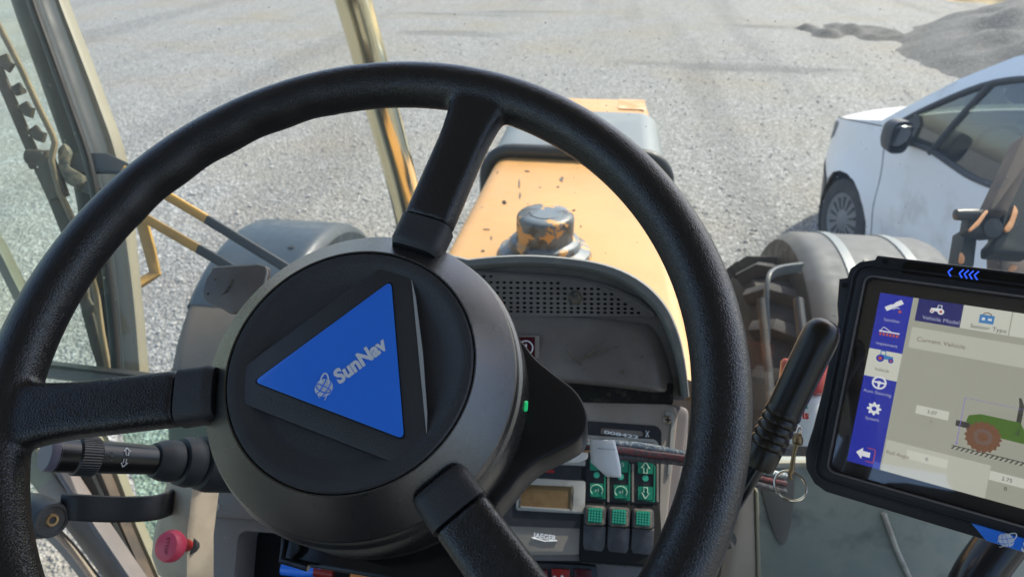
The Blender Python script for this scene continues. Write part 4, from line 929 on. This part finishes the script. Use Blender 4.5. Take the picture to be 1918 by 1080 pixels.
sc_o = [(-.0125, .0115), (Ws+.0125, .0115), (Ws+.0125, -Hs-.0115), (-.0125, -Hs-.0115)]
tb = obj('tablet_body', plate(TP, bodyo, .010, .026, .0012, holes=[rnd(sc_o, .006, 5)]), M['tablet'], TB)
obj('body_back', plate(TP, offset(bodyo, .004) if area2(bodyo) > 0 else offset(bodyo[::-1], .004), -.004, .016, .002), M['tablet'], TB, tb)
def ringp(i0, i1, h, t, bev=.001, rr=.008):
    o = [(-i0, i0*.95), (Ws+i0, i0*.95), (Ws+i0, -Hs-i0*.95), (-i0, -Hs-i0*.95)]; i = [(-i1, i1*.95), (Ws+i1, i1*.95), (Ws+i1, -Hs-i1*.95), (-i1, -Hs-i1*.95)]
    return plate(TP, rnd(o, rr+.002, 6), h, t, bev, holes=[rnd(i, rr, 6)])
obj('screen_frame', join(ringp(.0175, .0108, .0112, .006), ringp(.0212, .0196, .0112, .004, .0006, .012)), M['tablet'], TB, tb)
obj('frame_lip', ringp(.0122, .0108, .0117, .006, .0004, .006), M['sidecover'], TB, tb)
obj('screen_bezel', plate(TP, rect(-.02, -Hs-.014, Ws+.02, .014), -.0006, .003), M['bezel'], TB)
for p in ((1582, 534), (1658, 489)):
    a, b = TP.px(*p, .0105); obj('screw_hole', plate(TP, circ(a, b, .0022, 16), .0108, .001), M['hole'], TB, tb)
a, b = TP.px(1590, 553, .01)
# light strip with chevrons
ls0 = TP.px(1690, 500, .0112); 
obj('light_strip', plate(TP, rnd(rect(ls0[0], ls0[1]-.006, Ws-ls0[0]*0-.03, ls0[1]+.005), .005, 6), .0108, .001), M['bezel'], TB, tb)
chv = []
a0, b0 = TP.px(1776, 509, .0115); 
for k, dx in enumerate((0, .0072, .0104, .0136, .0168)):
    chv.append(tube([TP.w(a0+dx+.0022, b0+.0032, .0116), TP.w(a0+dx, b0, .0116), TP.w(a0+dx+.0022, b0-.0032, .0116)], .0005, 6))
obj('chevron_lights', join(*chv), M['s_strip'], TB, tb)
# bottom badge
b1 = TP.pp([(1819, 978), (1835, 1003), (1918, 1030)], .013)
bx0 = b1[0][0]; by0 = TP.px(1819, 979, .0125)[1]; by1 = TP.px(1835, 1003, .0125)[1]
bge = obj('maker_badge', plate(TP, [(bx0, by0), (bx0+.0105, by1-.002), (bx0+.075, by1-.002), (bx0+.085, by0)], .0116, .004, .0006), M['blue'], TB, tb)
gx, gy_ = bx0+.0215, (by0+by1)/2-.001
obj('badge_emblem', join(*globe(TP, gx, gy_, .0046, .0120), swoosh(TP, gx, gy_, .0050, .0122, .0004)), M['white'], TB, bge)
obj('emblem_lines', join(*globe_lines(TP, gx, gy_, .0045, .0121, .0002)), M['blue'], TB, bge)
obj('badge_lettering', text(TP, 'SunNav', gx+.009, gy_-.004, .0075, 0, wid=.031, h=.0118, bold=.035, shear=.1), M['white'], TB, bge)
# screen picture: flat shapes
lev = [0]
def scr(nm, pts, m, h, par, px=True, r=0):
    q = TP.pp(pts, 0) if px else pts
    return obj(nm, plate(TP, rnd(q, r, 4) if r else q, h, .0001, 0, back=False), M[m], TB, par, smooth=0)
sc = scr('screen_picture', rect(0, -Hs, Ws, 0), 's_bg', .0, None, False)
sbw = TP.px(1711, 557)[0]; top2 = -.0
scr('side_menu', rect(0, -Hs, sbw, 0), 's_blue', .0003, sc, False)
ya = TP.px(1633, 652)[1]; yb = TP.px(1620, 702)[1]
scr('menu_selected', rect(0, yb, sbw, ya), 's_tab', .0005, sc, False)
# tabs
t0 = TP.px(1720, 565)[0]; t1 = TP.px(1805, 573)[0]; t2 = TP.px(1896, 590)[0]; tb_ = TP.px(1800, 614)[1]
scr('tab_active', rect(t0, tb_, t1, 0), 's_navy', .0005, sc, False)
scr('tab', rect(t1+.0002, tb_, t2-.0004, 0), 's_tab', .0005, sc, False); scr('tab', rect(t2+.0004, tb_, Ws, 0), 's_tab', .0005, sc, False)
r0_ = TP.px(1710, 612)[1]; r1_ = TP.px(1702, 650)[1]
scr('settings_row', rect(TP.px(1705, 630)[0], r1_, Ws, r0_), 's_row', .0005, sc, False)
scr('settings_row', rect(sbw+.001, -Hs, Ws*.42, TP.px(1660, 822)[1]), 's_row', .00045, sc, False)
def stext(s, px, py, hg, m, par=sc, center=False, bold=.0, wid=None, dx=0, dy=0):
    a, b = TP.px(px, py); return obj('screen_text', text(TP, s, a+dx, b+dy, hg, 0, wid=wid, h=.0009, bold=bold, center=center), M[m], TB, par)
mid = sbw/2
def mtext(s, py, m):
    b = TP.px(1640, py)[1]; return obj('screen_text', text(TP, s, mid, b, .0026, 0, h=.0009, center=True), M[m], TB, sc)
mtext('Satellite', 598, 's_text'); mtext('Implement', 644, 's_text'); mtext('Vehicle', 693, 's_ink'); mtext('Auto Steering', 737, 's_text'); mtext('System', 788, 's_text')
stext('Vehicle Model', 1727, 597, .0032, 's_text', wid=.0245); stext('Sensor Type', 1817, 613, .0032, 's_ink', wid=.0225); stext('Current Vehicle', 1717, 638, .0036, 's_brown', wid=.032)
stext('Roll Angle', 1660, 848, .0030, 's_brown', wid=.0155)
def cen(px, py): return TP.px(px, py)
# menu icons
H9 = .0010
def pl_(pts, h=H9): return plate(TP, pts, h, .0001, back=False)
def sq(a, b, s, ang=0):
    c, si = math.cos(ang), math.sin(ang); return [(a+x*c-y*si, b+x*si+y*c) for x, y in ((-s, -s), (s, -s), (s, s), (-s, s))]
def recA(a, b, w_, h_, ang=0):
    c, si = math.cos(ang), math.sin(ang); return [(a+x*c-y*si, b+x*si+y*c) for x, y in ((-w_, -h_), (w_, -h_), (w_, h_), (-w_, h_))]
def ringq(a, b, r, w_, n=24): return plate(TP, circ(a, b, r, n), H9, .0001, 0, [circ(a, b, r-w_, n)], back=False)
a = mid; b = cen(1674, 575)[1]
obj('satellite_icon', join(pl_(recA(a-.0035, b-.001, .0026, .0018, .6)), pl_(recA(a, b+.0012, .0014, .0014, .6)), pl_(recA(a+.003, b+.0036, .0026, .0018, .6)), tube([TP.w(a+.0025+.003*math.cos(rad(t)), b-.0032+.003*math.sin(rad(t)), H9) for t in range(60, 180, 20)], .0003, 5)), M['s_white'], TB, sc)
obj('icon_accent', pl_(circ(a+.0045, b-.003, .0011, 12)), M['s_red'], TB, sc)
b = cen(1665, 622)[1]
obj('implement_icon', join(pl_(recA(a, b, .0072, .0005)), tube([TP.w(a-.0065, b, H9), TP.w(a-.0045, b+.0035, H9), TP.w(a+.001, b+.0005, H9)], .0003, 5)), M['s_white'], TB, sc)
obj('icon_accent', join(*[pl_(recA(a-.006+.0024*k, b-.0022, .0007, .0011)) for k in range(6)]), M['s_red'], TB, sc)
b = cen(1655, 668)[1]
def trac(a, b, k, body, wheel, rimc, mirror=1):
    def q(pts): return [(a+x*k*mirror, b+y*k) for x, y in pts]
    obj('tractor_icon', join(pl_(q([(-2.6, -.2), (-2.4, 1), (-1.9, 1.2), (-1.9, 3.2), (.3, 3.2), (.6, 1.2), (3.6, .9), (3.7, -.4), (.6, -.8)]))), M[body], TB, sc)
    obj('icon_window', pl_(q([(-1.5, 1.3), (-1.5, 2.8), (0, 2.8), (.2, 1.3)]), H9+.0001), M['s_tab' if body != 's_white' else 's_navy'], TB, sc)
    obj('icon_wheel', join(plate(TP, circ(a-1.6*k*mirror, b-.6*k, 1.7*k, 20), H9+.0002, .0001, back=False), plate(TP, circ(a+2.9*k*mirror, b-1*k, 1.1*k, 16), H9+.0002, .0001, back=False)), M[wheel], TB, sc)
    obj('icon_rim', join(plate(TP, circ(a-1.6*k*mirror, b-.6*k, .8*k, 16), H9+.0003, .0001, back=False), plate(TP, circ(a+2.9*k*mirror, b-1*k, .5*k, 12), H9+.0003, .0001, back=False)), M[rimc], TB, sc)
trac(a, b-.0005, .0017, 's_mid', 's_blue', 's_red')
b = cen(1645, 716)[1]
obj('wheel_icon', join(ringq(a, b, .0052, .0013), pl_(recA(a, b+.0002, .0044, .0007)), pl_(recA(a, b-.0022, .0007, .002)), pl_(circ(a, b, .0015, 12))), M['s_white'], TB, sc)
b = cen(1634, 764)[1]
gp_ = []
for k in range(32): r = .0052 if (k % 4) in (0, 1) else .0038; gp_.append((a+r*math.cos(2*math.pi*k/32), b+r*math.sin(2*math.pi*k/32)))
obj('gear_icon', plate(TP, gp_, H9, .0001, 0, [circ(a, b, .0018, 12)], back=False), M['s_white'], TB, sc)
b = cen(1615, 848)[1]
obj('back_arrow', pl_([(a-.0065, b), (a-.002, b+.0045), (a-.002, b+.002), (a+.0035, b+.002), (a+.0035, b-.002), (a-.002, b-.002), (a-.002, b-.0045)]), M['s_white'], TB, sc)
obj('exit_mark', tube([TP.w(a+x, b+y, H9) for x, y in ((.001, .0052), (.0062, .0052), (.0066, .0048), (.0066, -.0048), (.0062, -.0052), (.001, -.0052))], .0003, 5), M['s_red'], TB, sc)
a, b = cen(1757, 580); trac(a, b-.0005, .0013, 's_white', 's_white', 's_red', -1)
a, b = cen(1848, 598)
obj('sensor_icon', pl_(rnd(recA(a, b, .0046, .0032), .0005)), M['s_mid'], TB, sc); obj('icon_window', join(pl_(recA(a-.002, b, .001, .001), H9+.0001), pl_(recA(a+.002, b, .0012, .0008), H9+.0001)), M['s_white'], TB, sc)
obj('icon_accent', tube([TP.w(a+.0025*math.cos(rad(t)), b+.0032+.0016*math.sin(rad(t)), H9) for t in range(0, 181, 20)], .0004, 5), M['s_brown'], TB, sc)
# value boxes
def vbox(px, py, w_, s):
    a, b = cen(px, py); o = obj('value_box', pl_(recA(a, b, w_, .0033), .0006), M['s_tab'], TB, sc); obj('screen_text', text(TP, s, a, b-.0014, .0028, 0, h=.0009, center=True), M['s_ink'], TB, sc)
vbox(1746, 772, .0108, '3.07'); vbox(1886, 897, .0105, '2.75'); vbox(1736, 859, .0135, '0')
stext('A', 1741, 790, .002, 's_brown'); stext('B', 1880, 917, .0028, 's_ink')
# drawn tractor with ground line and dimension lines
ax_, bx_ = cen(1808, 744); a2, b2 = cen(1789, 832)
def dl(p, q): return tube([TP.w(*p, H9), TP.w(*q, H9)], .00022, 5)
dash = []
for k in range(30):
    x0_ = ax_+.0035*k; dash.append(dl((x0_, bx_), (x0_+.0024, bx_)))
obj('dimension_lines', join(dl((ax_, bx_), (ax_, b2)), pl_([(ax_-.0008, b2+.002), (ax_, b2), (ax_+.0008, b2+.002)]), *dash), M['s_line'], TB, sc)
ga, gb_ = cen(1782, 832)
hat = [pl_(rect(ga, gb_-.0006, Ws-.01, gb_), .0007)]
for k in range(34): hat.append(pl_([(ga+.003*k+.002, gb_), (ga+.003*k+.003, gb_), (ga+.003*k+.001, gb_-.003), (ga+.003*k, gb_-.003)], .0007))
obj('drawn_ground', join(*hat), M['s_ink'], TB, sc)
wx, wy = cen(1841, 818); wr = abs(wy-gb_)*1.0
wy = gb_+wr*1.0
X1 = wx+.052
obj('drawn_tractor', join(pl_([(wx-.012, wy+wr*.8), (wx-.011, wy+wr*1.25), (wx-.004, wy+wr*1.5), (wx+.02, wy+wr*1.5), (wx+.026, wy+wr*.6), (wx+.06, wy+wr*.4), (wx+.06, wy+wr*.1), (wx+.005, wy+wr*.2)]), pl_([(wx+.026, wy+wr*3.3), (wx+.06, wy+wr*3.3), (wx+.062, wy+wr*3.0), (wx+.024, wy+wr*3.0)])), M['s_green'], TB, sc)
obj('drawn_cab', pl_([(wx+.027, wy+wr*2.95), (wx+.058, wy+wr*2.95), (wx+.06, wy+wr*1.2), (wx+.023, wy+wr*1.0)]), M['s_cab'], TB, sc)
obj('drawn_exhaust', join(pl_(rect(wx+.0175, wy+wr*.6, wx+.0205, wy+wr*2.6)), pl_([(wx+.0175, wy+wr*2.6), (wx+.0205, wy+wr*2.6), (wx+.018, wy+wr*3.1), (wx+.0165, wy+wr*3.1)]), pl_(rect(wx-.018, wy+wr*.35, wx-.008, wy+wr*.75))), M['s_ink'], TB, sc)
def cog(a, b, r, n, h):
    g_ = []
    for k in range(n*4): q = r*(1.06 if (k % 4) in (0, 1) else .96); g_.append((a+q*math.cos(2*math.pi*k/(n*4)), b+q*math.sin(2*math.pi*k/(n*4))))
    return plate(TP, g_, h, .0001, back=False)
obj('drawn_tyre', join(cog(wx, wy, wr, 18, .0012), cog(X1, wy+wr*.7, wr*1.6, 22, .0012)), M['s_tyre'], TB, sc)
obj('drawn_rim', join(plate(TP, circ(wx, wy, wr*.55, 24), .0014, .0001, 0, [circ(wx, wy, wr*.3, 20)], back=False), plate(TP, circ(X1, wy+wr*.7, wr*.8, 24), .0014, .0001, back=False)), M['s_brown'], TB, sc)
obj('screen_glass', plate(TP, rect(-.0110, -Hs-.0105, Ws+.0110, .0105), .0040, .0012), M['screenglass'], TB)
# mounting arm behind the tablet
obj('mount_arm', join(tube([TP.w(Ws*.5, -Hs*.5, -.02), TP.w(Ws*.5, -Hs*.5, -.07), V((.52, .80, 1.7))], .012, 14), lathe(TP.w(Ws*.5, -Hs*.5, -.018), -TP.n, [(0, 0), (.03, 0), (.03, .006), (.0, .008)], 24)), M['gloss'], TB)

# ================================================================== CABLES
CB = thing('cable_bundle', 'braided blue, red and black cables running right from the wheel motor behind the rim', 'cable', P(1080, 840, .5))
obj('white_connector', lathe(P(1062, 850, .47), (P(1100, 838, .475)-P(1062, 850, .47)).normalized(), [(0, 0), (.0062, .0), (.0075, .006), (.0072, .012), (.0055, .014)], 20), M['label'], CB)
obj('cable_boot', tube([P(1092, 838, .474), P(1116, 842, .478)], .0072, 16), M['braid_black'], CB)
wr_ = []
for k, m in enumerate(('braid_blue', 'braid_red', 'braid_black', 'wireclr')):
    wr_.append(obj('thin_wire', tube([P(1090, 832+k*4, .466), P(1110, 830+k*5, .468)], .0009, 6), M[m], CB))
def braid(pts, r, m, nm):
    sp_ = spline(pts, 8); o = obj(nm, tube(sp_, r, 14), M[m], CB)
    # raised woven strands
    fr2 = frames(sp_); L_ = []; n = len(fr2)
    dense = spline([f[0] for f in fr2], 4); fd = frames(dense); tot = sum((dense[i+1]-dense[i]).length for i in range(len(dense)-1))
    turns = tot/.006
    for s in (-1, 1):
        for ph in range(4):
            L_.append(tube([p+(a_*math.cos(s*2*math.pi*turns*i/len(fd)+ph*math.pi/2)+b_*math.sin(s*2*math.pi*turns*i/len(fd)+ph*math.pi/2))*r*1.0 for i, (p, t_, a_, b_) in enumerate(fd)], .00028, 4))
    obj('braid_weave', join(*L_), M['braid_black' if m != 'braid_black' else 'knobgrey'], CB, o)
braid([P(1108, 832, .49), P(1150, 830, .50), P(1210, 836, .52), P(1290, 852, .55), P(1380, 872, .58), P(1470, 890, .62)], .0027, 'braid_blue', 'blue_cable')
braid([P(1108, 842, .485), P(1160, 842, .495), P(1215, 850, .515), P(1290, 860, .54), P(1380, 884, .58), P(1470, 905, .62)], .0028, 'braid_red', 'red_cable')
braid([P(1108, 852, .487), P(1165, 855, .50), P(1220, 859, .52), P(1290, 868, .55), P(1380, 896, .58), P(1470, 920, .62)], .0028, 'braid_black', 'black_cable')
tgp = Pl(P(1135, 855, .462), -CF+CU*.3-CR*.05, CR)
def tagf(i, j):
    L0 = [(1105, 822), (1105, 846), (1107, 866), (1136, 892)]; Rr = [(1152, 826), (1158, 850), (1163, 875), (1164, 894)]
    k = j*3; q = min(2, int(k)); t = k-q; x0 = L0[q][0]+(L0[q+1][0]-L0[q][0])*t; y0 = L0[q][1]+(L0[q+1][1]-L0[q][1])*t; x1 = Rr[q][0]+(Rr[q+1][0]-Rr[q][0])*t; y1 = Rr[q][1]+(Rr[q+1][1]-Rr[q][1])*t
    return tgp.hit(x0+(x1-x0)*i, y0+(y1-y0)*i, .0035*(1-j)**.5*1.0+.001*math.sin(i*3.1))
CT = obj('cable_tag', grid(tagf, 8, 12), M['label'])
tag(CT, 'small white paper tag folded over the braided cables', 'label')
sol = CT.modifiers.new('thickness', 'SOLIDIFY'); sol.thickness = .0003
obj('tag_print', join(*[tube([tagf(.3+.11*k, .22)+tgp.n*.0004, tagf(.36+.11*k, .225)+tgp.n*.0004], .0003, 4) for k in range(6)]), M['braid_blue'], parent=CT, at=CT.location)

# ================================================================== VAN
th_v = rad(12); hd = V((-math.sin(th_v), math.cos(th_v), 0)); nr = V((-math.cos(th_v), -math.sin(th_v), 0))
VO = Pl((0, 0, .31), (0, 0, 1), (1, 0, 0)).hit(1571, 412); VO.z = 0
VN = thing('delivery_van', 'white delivery van with black door mirror, parked on the gravel at the right', 'van', VO)
HWv = .90
def vw(s, o, h): return VO - hd*(s-.93) + nr*o + V((0, 0, h))
def bend(s, h):
    o = 0
    if s < 1.0: o -= .36*(1.0-s)**2.4
    if s > 3.8: o -= .12*(s-3.8)**2
    if h > 1.03: o -= .13*(h-1.03)+.22*(h-1.03)**2
    if h < .55: o -= .10*(.55-h)
    d = math.hypot(s-.93, h-.31)
    if .36 < d < .52: o += .018*(1-(d-.36)/.16)
    o += .012*math.exp(-((h-.62)/.12)**2)
    return o
outl = [(0.03, .24), (.0, .42), (.03, .62), (.10, .76), (.22, .86), (.45, .955), (.80, 1.04), (1.12, 1.12), (1.32, 1.27), (1.62, 1.50), (1.9, 1.675), (2.15, 1.775), (2.5, 1.83), (3.2, 1.86), (4.1, 1.83), (4.3, 1.68), (4.38, 1.0), (4.38, .4), (4.33, .24), (4.06, .22)]
def archp(sc_, r, n=12): return [(sc_+r*math.cos(rad(a)), max(.2, .31+r*math.sin(rad(a)))) for a in [(-14+208*k/n) for k in range(n+1)]]
outl += archp(3.66, .37)+[(3.25, .2), (1.4, .19)]+archp(.93, .37)+[(.5, .22), (.2, .21)]
win = [(1.20, 1.055), (1.45, 1.07), (1.68, 1.09), (1.9, 1.075), (2.10, 1.065), (2.4, 1.09), (2.72, 1.12), (2.78, 1.2), (2.76, 1.56), (2.7, 1.62), (2.35, 1.635), (2.08, 1.60), (1.8, 1.50), (1.45, 1.27), (1.25, 1.11)]
def sideplate(sgn, outline, holes, t_=.0, off=0, step=.07):
    VP_ = Pl((0, 0, 0), (0, 0, 1), (1, 0, 0)); vs, fs = plate(VP_, outline, 0, .001, 0, holes, back=False)
    bm = bmesh.new(); bv = [bm.verts.new((v.x, v.y, 0)) for v in vs]
    for f in fs:
        if abs(vs[f[0]].z) < 1e-6 and all(abs(vs[i].z) < 1e-6 for i in f):
            try: bm.faces.new([bv[i] for i in f])
            except ValueError: pass
    for v in list(bm.verts):
        if not v.link_faces: bm.verts.remove(v)
    x0 = min(v.co.x for v in bm.verts); x1 = max(v.co.x for v in bm.verts); y0 = min(v.co.y for v in bm.verts); y1 = max(v.co.y for v in bm.verts)
    x = x0+step
    while x < x1: bmesh.ops.bisect_plane(bm, geom=bm.verts[:]+bm.edges[:]+bm.faces[:], plane_co=(x, 0, 0), plane_no=(1, 0, 0)); x += step
    y = y0+step
    while y < y1: bmesh.ops.bisect_plane(bm, geom=bm.verts[:]+bm.edges[:]+bm.faces[:], plane_co=(0, y, 0), plane_no=(0, 1, 0)); y += step
    bm.verts.index_update(); out = []
    for v in bm.verts:
        o = bend(v.co.x, v.co.y)+off
        out.append(vw(v.co.x, o if sgn > 0 else -2*HWv-o, v.co.y))
    ff = [tuple(v.index for v in f.verts) for f in bm.faces]; bm.free(); return out, ff
bdv = obj('body', join(sideplate(1, outl, [win]), sideplate(-1, outl, [win])), M['vanwhite'], VN, smooth=50)
def topstrip(pts, m, nm, bulge, crown, n=14, sm=50, off=0):
    rows = []
    for s, h in pts:
        o = bend(s, h); row = []
        for k in range(n+1):
            t = k/n; oo = (o-off)+( -2*HWv-2*o+2*off)*t; c = 1-(2*t-1)**2
            row.append(vw(s-bulge(s)*c, oo, h+crown(s)*c))
        rows.append(row)
    return obj(nm, loft(rows), m, VN, smooth=sm)
bu = lambda s: .22*max(0, 1-s/1.2)+.04; cr_ = lambda s: .035 if s > .1 else 0
topstrip(outl[:3], M['vandark'], 'front_bumper', bu, cr_); topstrip(outl[2:5], M['vanwhite'], 'grille_panel', bu, cr_)
topstrip(outl[4:8], M['vanwhite'], 'bonnet', bu, cr_); topstrip([(s+.0, h) for s, h in outl[7:12]], M['vanglass'], 'windscreen', lambda s: .10, lambda s: .03)
topstrip(outl[11:15], M['vanwhite'], 'van_roof', lambda s: .05, lambda s: .04); topstrip(outl[14:18], M['vanwhite'], 'rear_door', lambda s: -.03, lambda s: 0)
# A pillar strips on top of the glass edges
obj('side_window', sideplate(1, win, [], off=-.012), M['vanglass'], VN)
obj('side_window', sideplate(-1, win, [], off=-.012), M['vanglass'], VN)
def vline(pts, r, m, nm, off=.004, flat=None):
    return obj(nm, tube([vw(s, bend(s, h)+off, h) for s, h in spl2(pts, 4)], r, 8), m, VN)
vline(win+[win[0]], .017, M['vandark'], 'window_seal', -.004)
vline([(1.69, 1.07), (1.76, 1.27), (1.86, 1.53)], .016, M['vandark'], 'quarter_pillar', -.004)
obj('mirror_base', join(sideplate(1, [(1.20, 1.055), (1.50, 1.072), (1.50, 1.2), (1.44, 1.25), (1.25, 1.11)], [], off=.002)), M['vandark'], VN)
vline([(1.36, .30), (1.32, .6), (1.28, .85), (1.22, 1.04)], .004, M['wheelgrey'], 'door_seam', .0)
vline([(2.82, .28), (2.84, .8), (2.84, 1.65)], .004, M['wheelgrey'], 'door_seam', .0)
vline([(.42, .955), (.8, 1.03), (1.15, 1.09)], .004, M['vandark'], 'bonnet_seam', .0)
# lower front bumper corner in black plastic
obj('bumper_corner', sideplate(1, [(.03, .24), (.0, .42), (.03, .52), (.35, .54), (.60, .50), (.565, .40), (.56, .24), (.5, .22), (.2, .21)], [], off=.012), M['vandark'], VN)
obj('headlight', sideplate(1, [(.08, .72), (.16, .80), (.40, .92), (.50, .93), (.42, .80), (.2, .70)], [], off=.006), M['hubcap'], VN)
# mirror
mc = vw(1.58, .17, 1.16)
mo = obj('door_mirror', loft([[mc + nr*(.066*math.copysign(abs(math.cos(t))**.6, math.cos(t))*k) + V((0, 0, 1))*(.100*math.copysign(abs(math.sin(t))**.6, math.sin(t))*k) - hd*d_ for t in [2*math.pi*q/24 for q in range(24)]] for k, d_ in ((.2, -.09), (.7, -.07), (.95, -.03), (1, .03), (1, .06), (.9, .065))], True), M['vandark'], VN)
obj('mirror_face', plate(Pl(mc-hd*.062, -hd+nr*.1-V((0,0,.35)), nr), rnd(rect(-.050, -.080, .050, .080), .022), .0, .008, .003), M['mirror'], VN, mo)
obj('mirror_stem', tube([mc-nr*.05-V((0, 0, .06)), vw(1.48, -.01, 1.09)], .03, 12), M['vandark'], VN, mo)
# wheels
for s in (.93, 3.66):
    for sg in (1, -1):
        o = vw(s, -.10 if sg > 0 else -2*HWv+.10, .31); ax = nr*sg
        wt = obj('wheel', lathe(o, ax, [(.2, -.09), (.27, -.095), (.305, -.085), (.315, -.05), (.315, .05), (.305, .08), (.27, .092), (.215, .088), (.205, .07)], 40), M['tyre'], VN)
        obj('hub_cap', lathe(o, ax, [(0, .085), (.05, .085), (.07, .075), (.18, .07), (.205, .085), (.21, .07)], 40), M['hubcap'], VN, wt)
        sp_ = []
        for k in range(14):
            t = 2*math.pi*k/14; u_ = hd*math.cos(t)+V((0, 0, 1))*math.sin(t); v_ = ax.cross(u_)
            sp_.append(plate(Pl(o+u_*.125, ax, u_), rnd([(-.045, -.004), (.05, -.012), (.05, .012), (-.045, .004)], .008), .079, .01))
        obj('hub_cap_slot', join(*sp_), M['seal'], VN, wt)
# arches, floor, interior
for s in (.93, 3.66):
    obj('wheel_arch', lathe(vw(s, -.30, .31), nr, [(.385, -.12), (.385, .26)], 30, rad(0), 2*math.pi, V((0, 0, 1))), M['seal'], VN)
obj('underbody', box(vw(2.2, -HWv, .36), hd*2.0, nr*.62, V((0, 0, .1)), .03), M['seal'], VN)
obj('dash_board', box(vw(1.32, -HWv, .95), hd*.25, nr*.78, V((0, 0, .12)), .06), M['vanseat'], VN)
for oo in (-.45, -1.35):
    obj('van_seat', join(box(vw(2.25, oo, .72), hd*.25, nr*.23, V((0, 0, .1)), .06), box(vw(2.55, oo, 1.08), hd*.09, nr*.22, V((-hd.x*0, 0, .38)), .06), box(vw(2.58, oo, 1.5), hd*.05, nr*.12, V((0, 0, .08)), .04)), M['vanseat'], VN)
obj('van_steering_wheel', tube([vw(1.72-.08*math.sin(t), -.45+.18*math.cos(t), 1.06+.16*math.sin(t)) for t in [2*math.pi*k/24 for k in range(25)]], .016, 8), M['seal'], VN)
obj('bulkhead', box(vw(2.95, -HWv, 1.0), nr*.8, V((0, 0, .62)), hd*.02), M['vanseat'], VN)
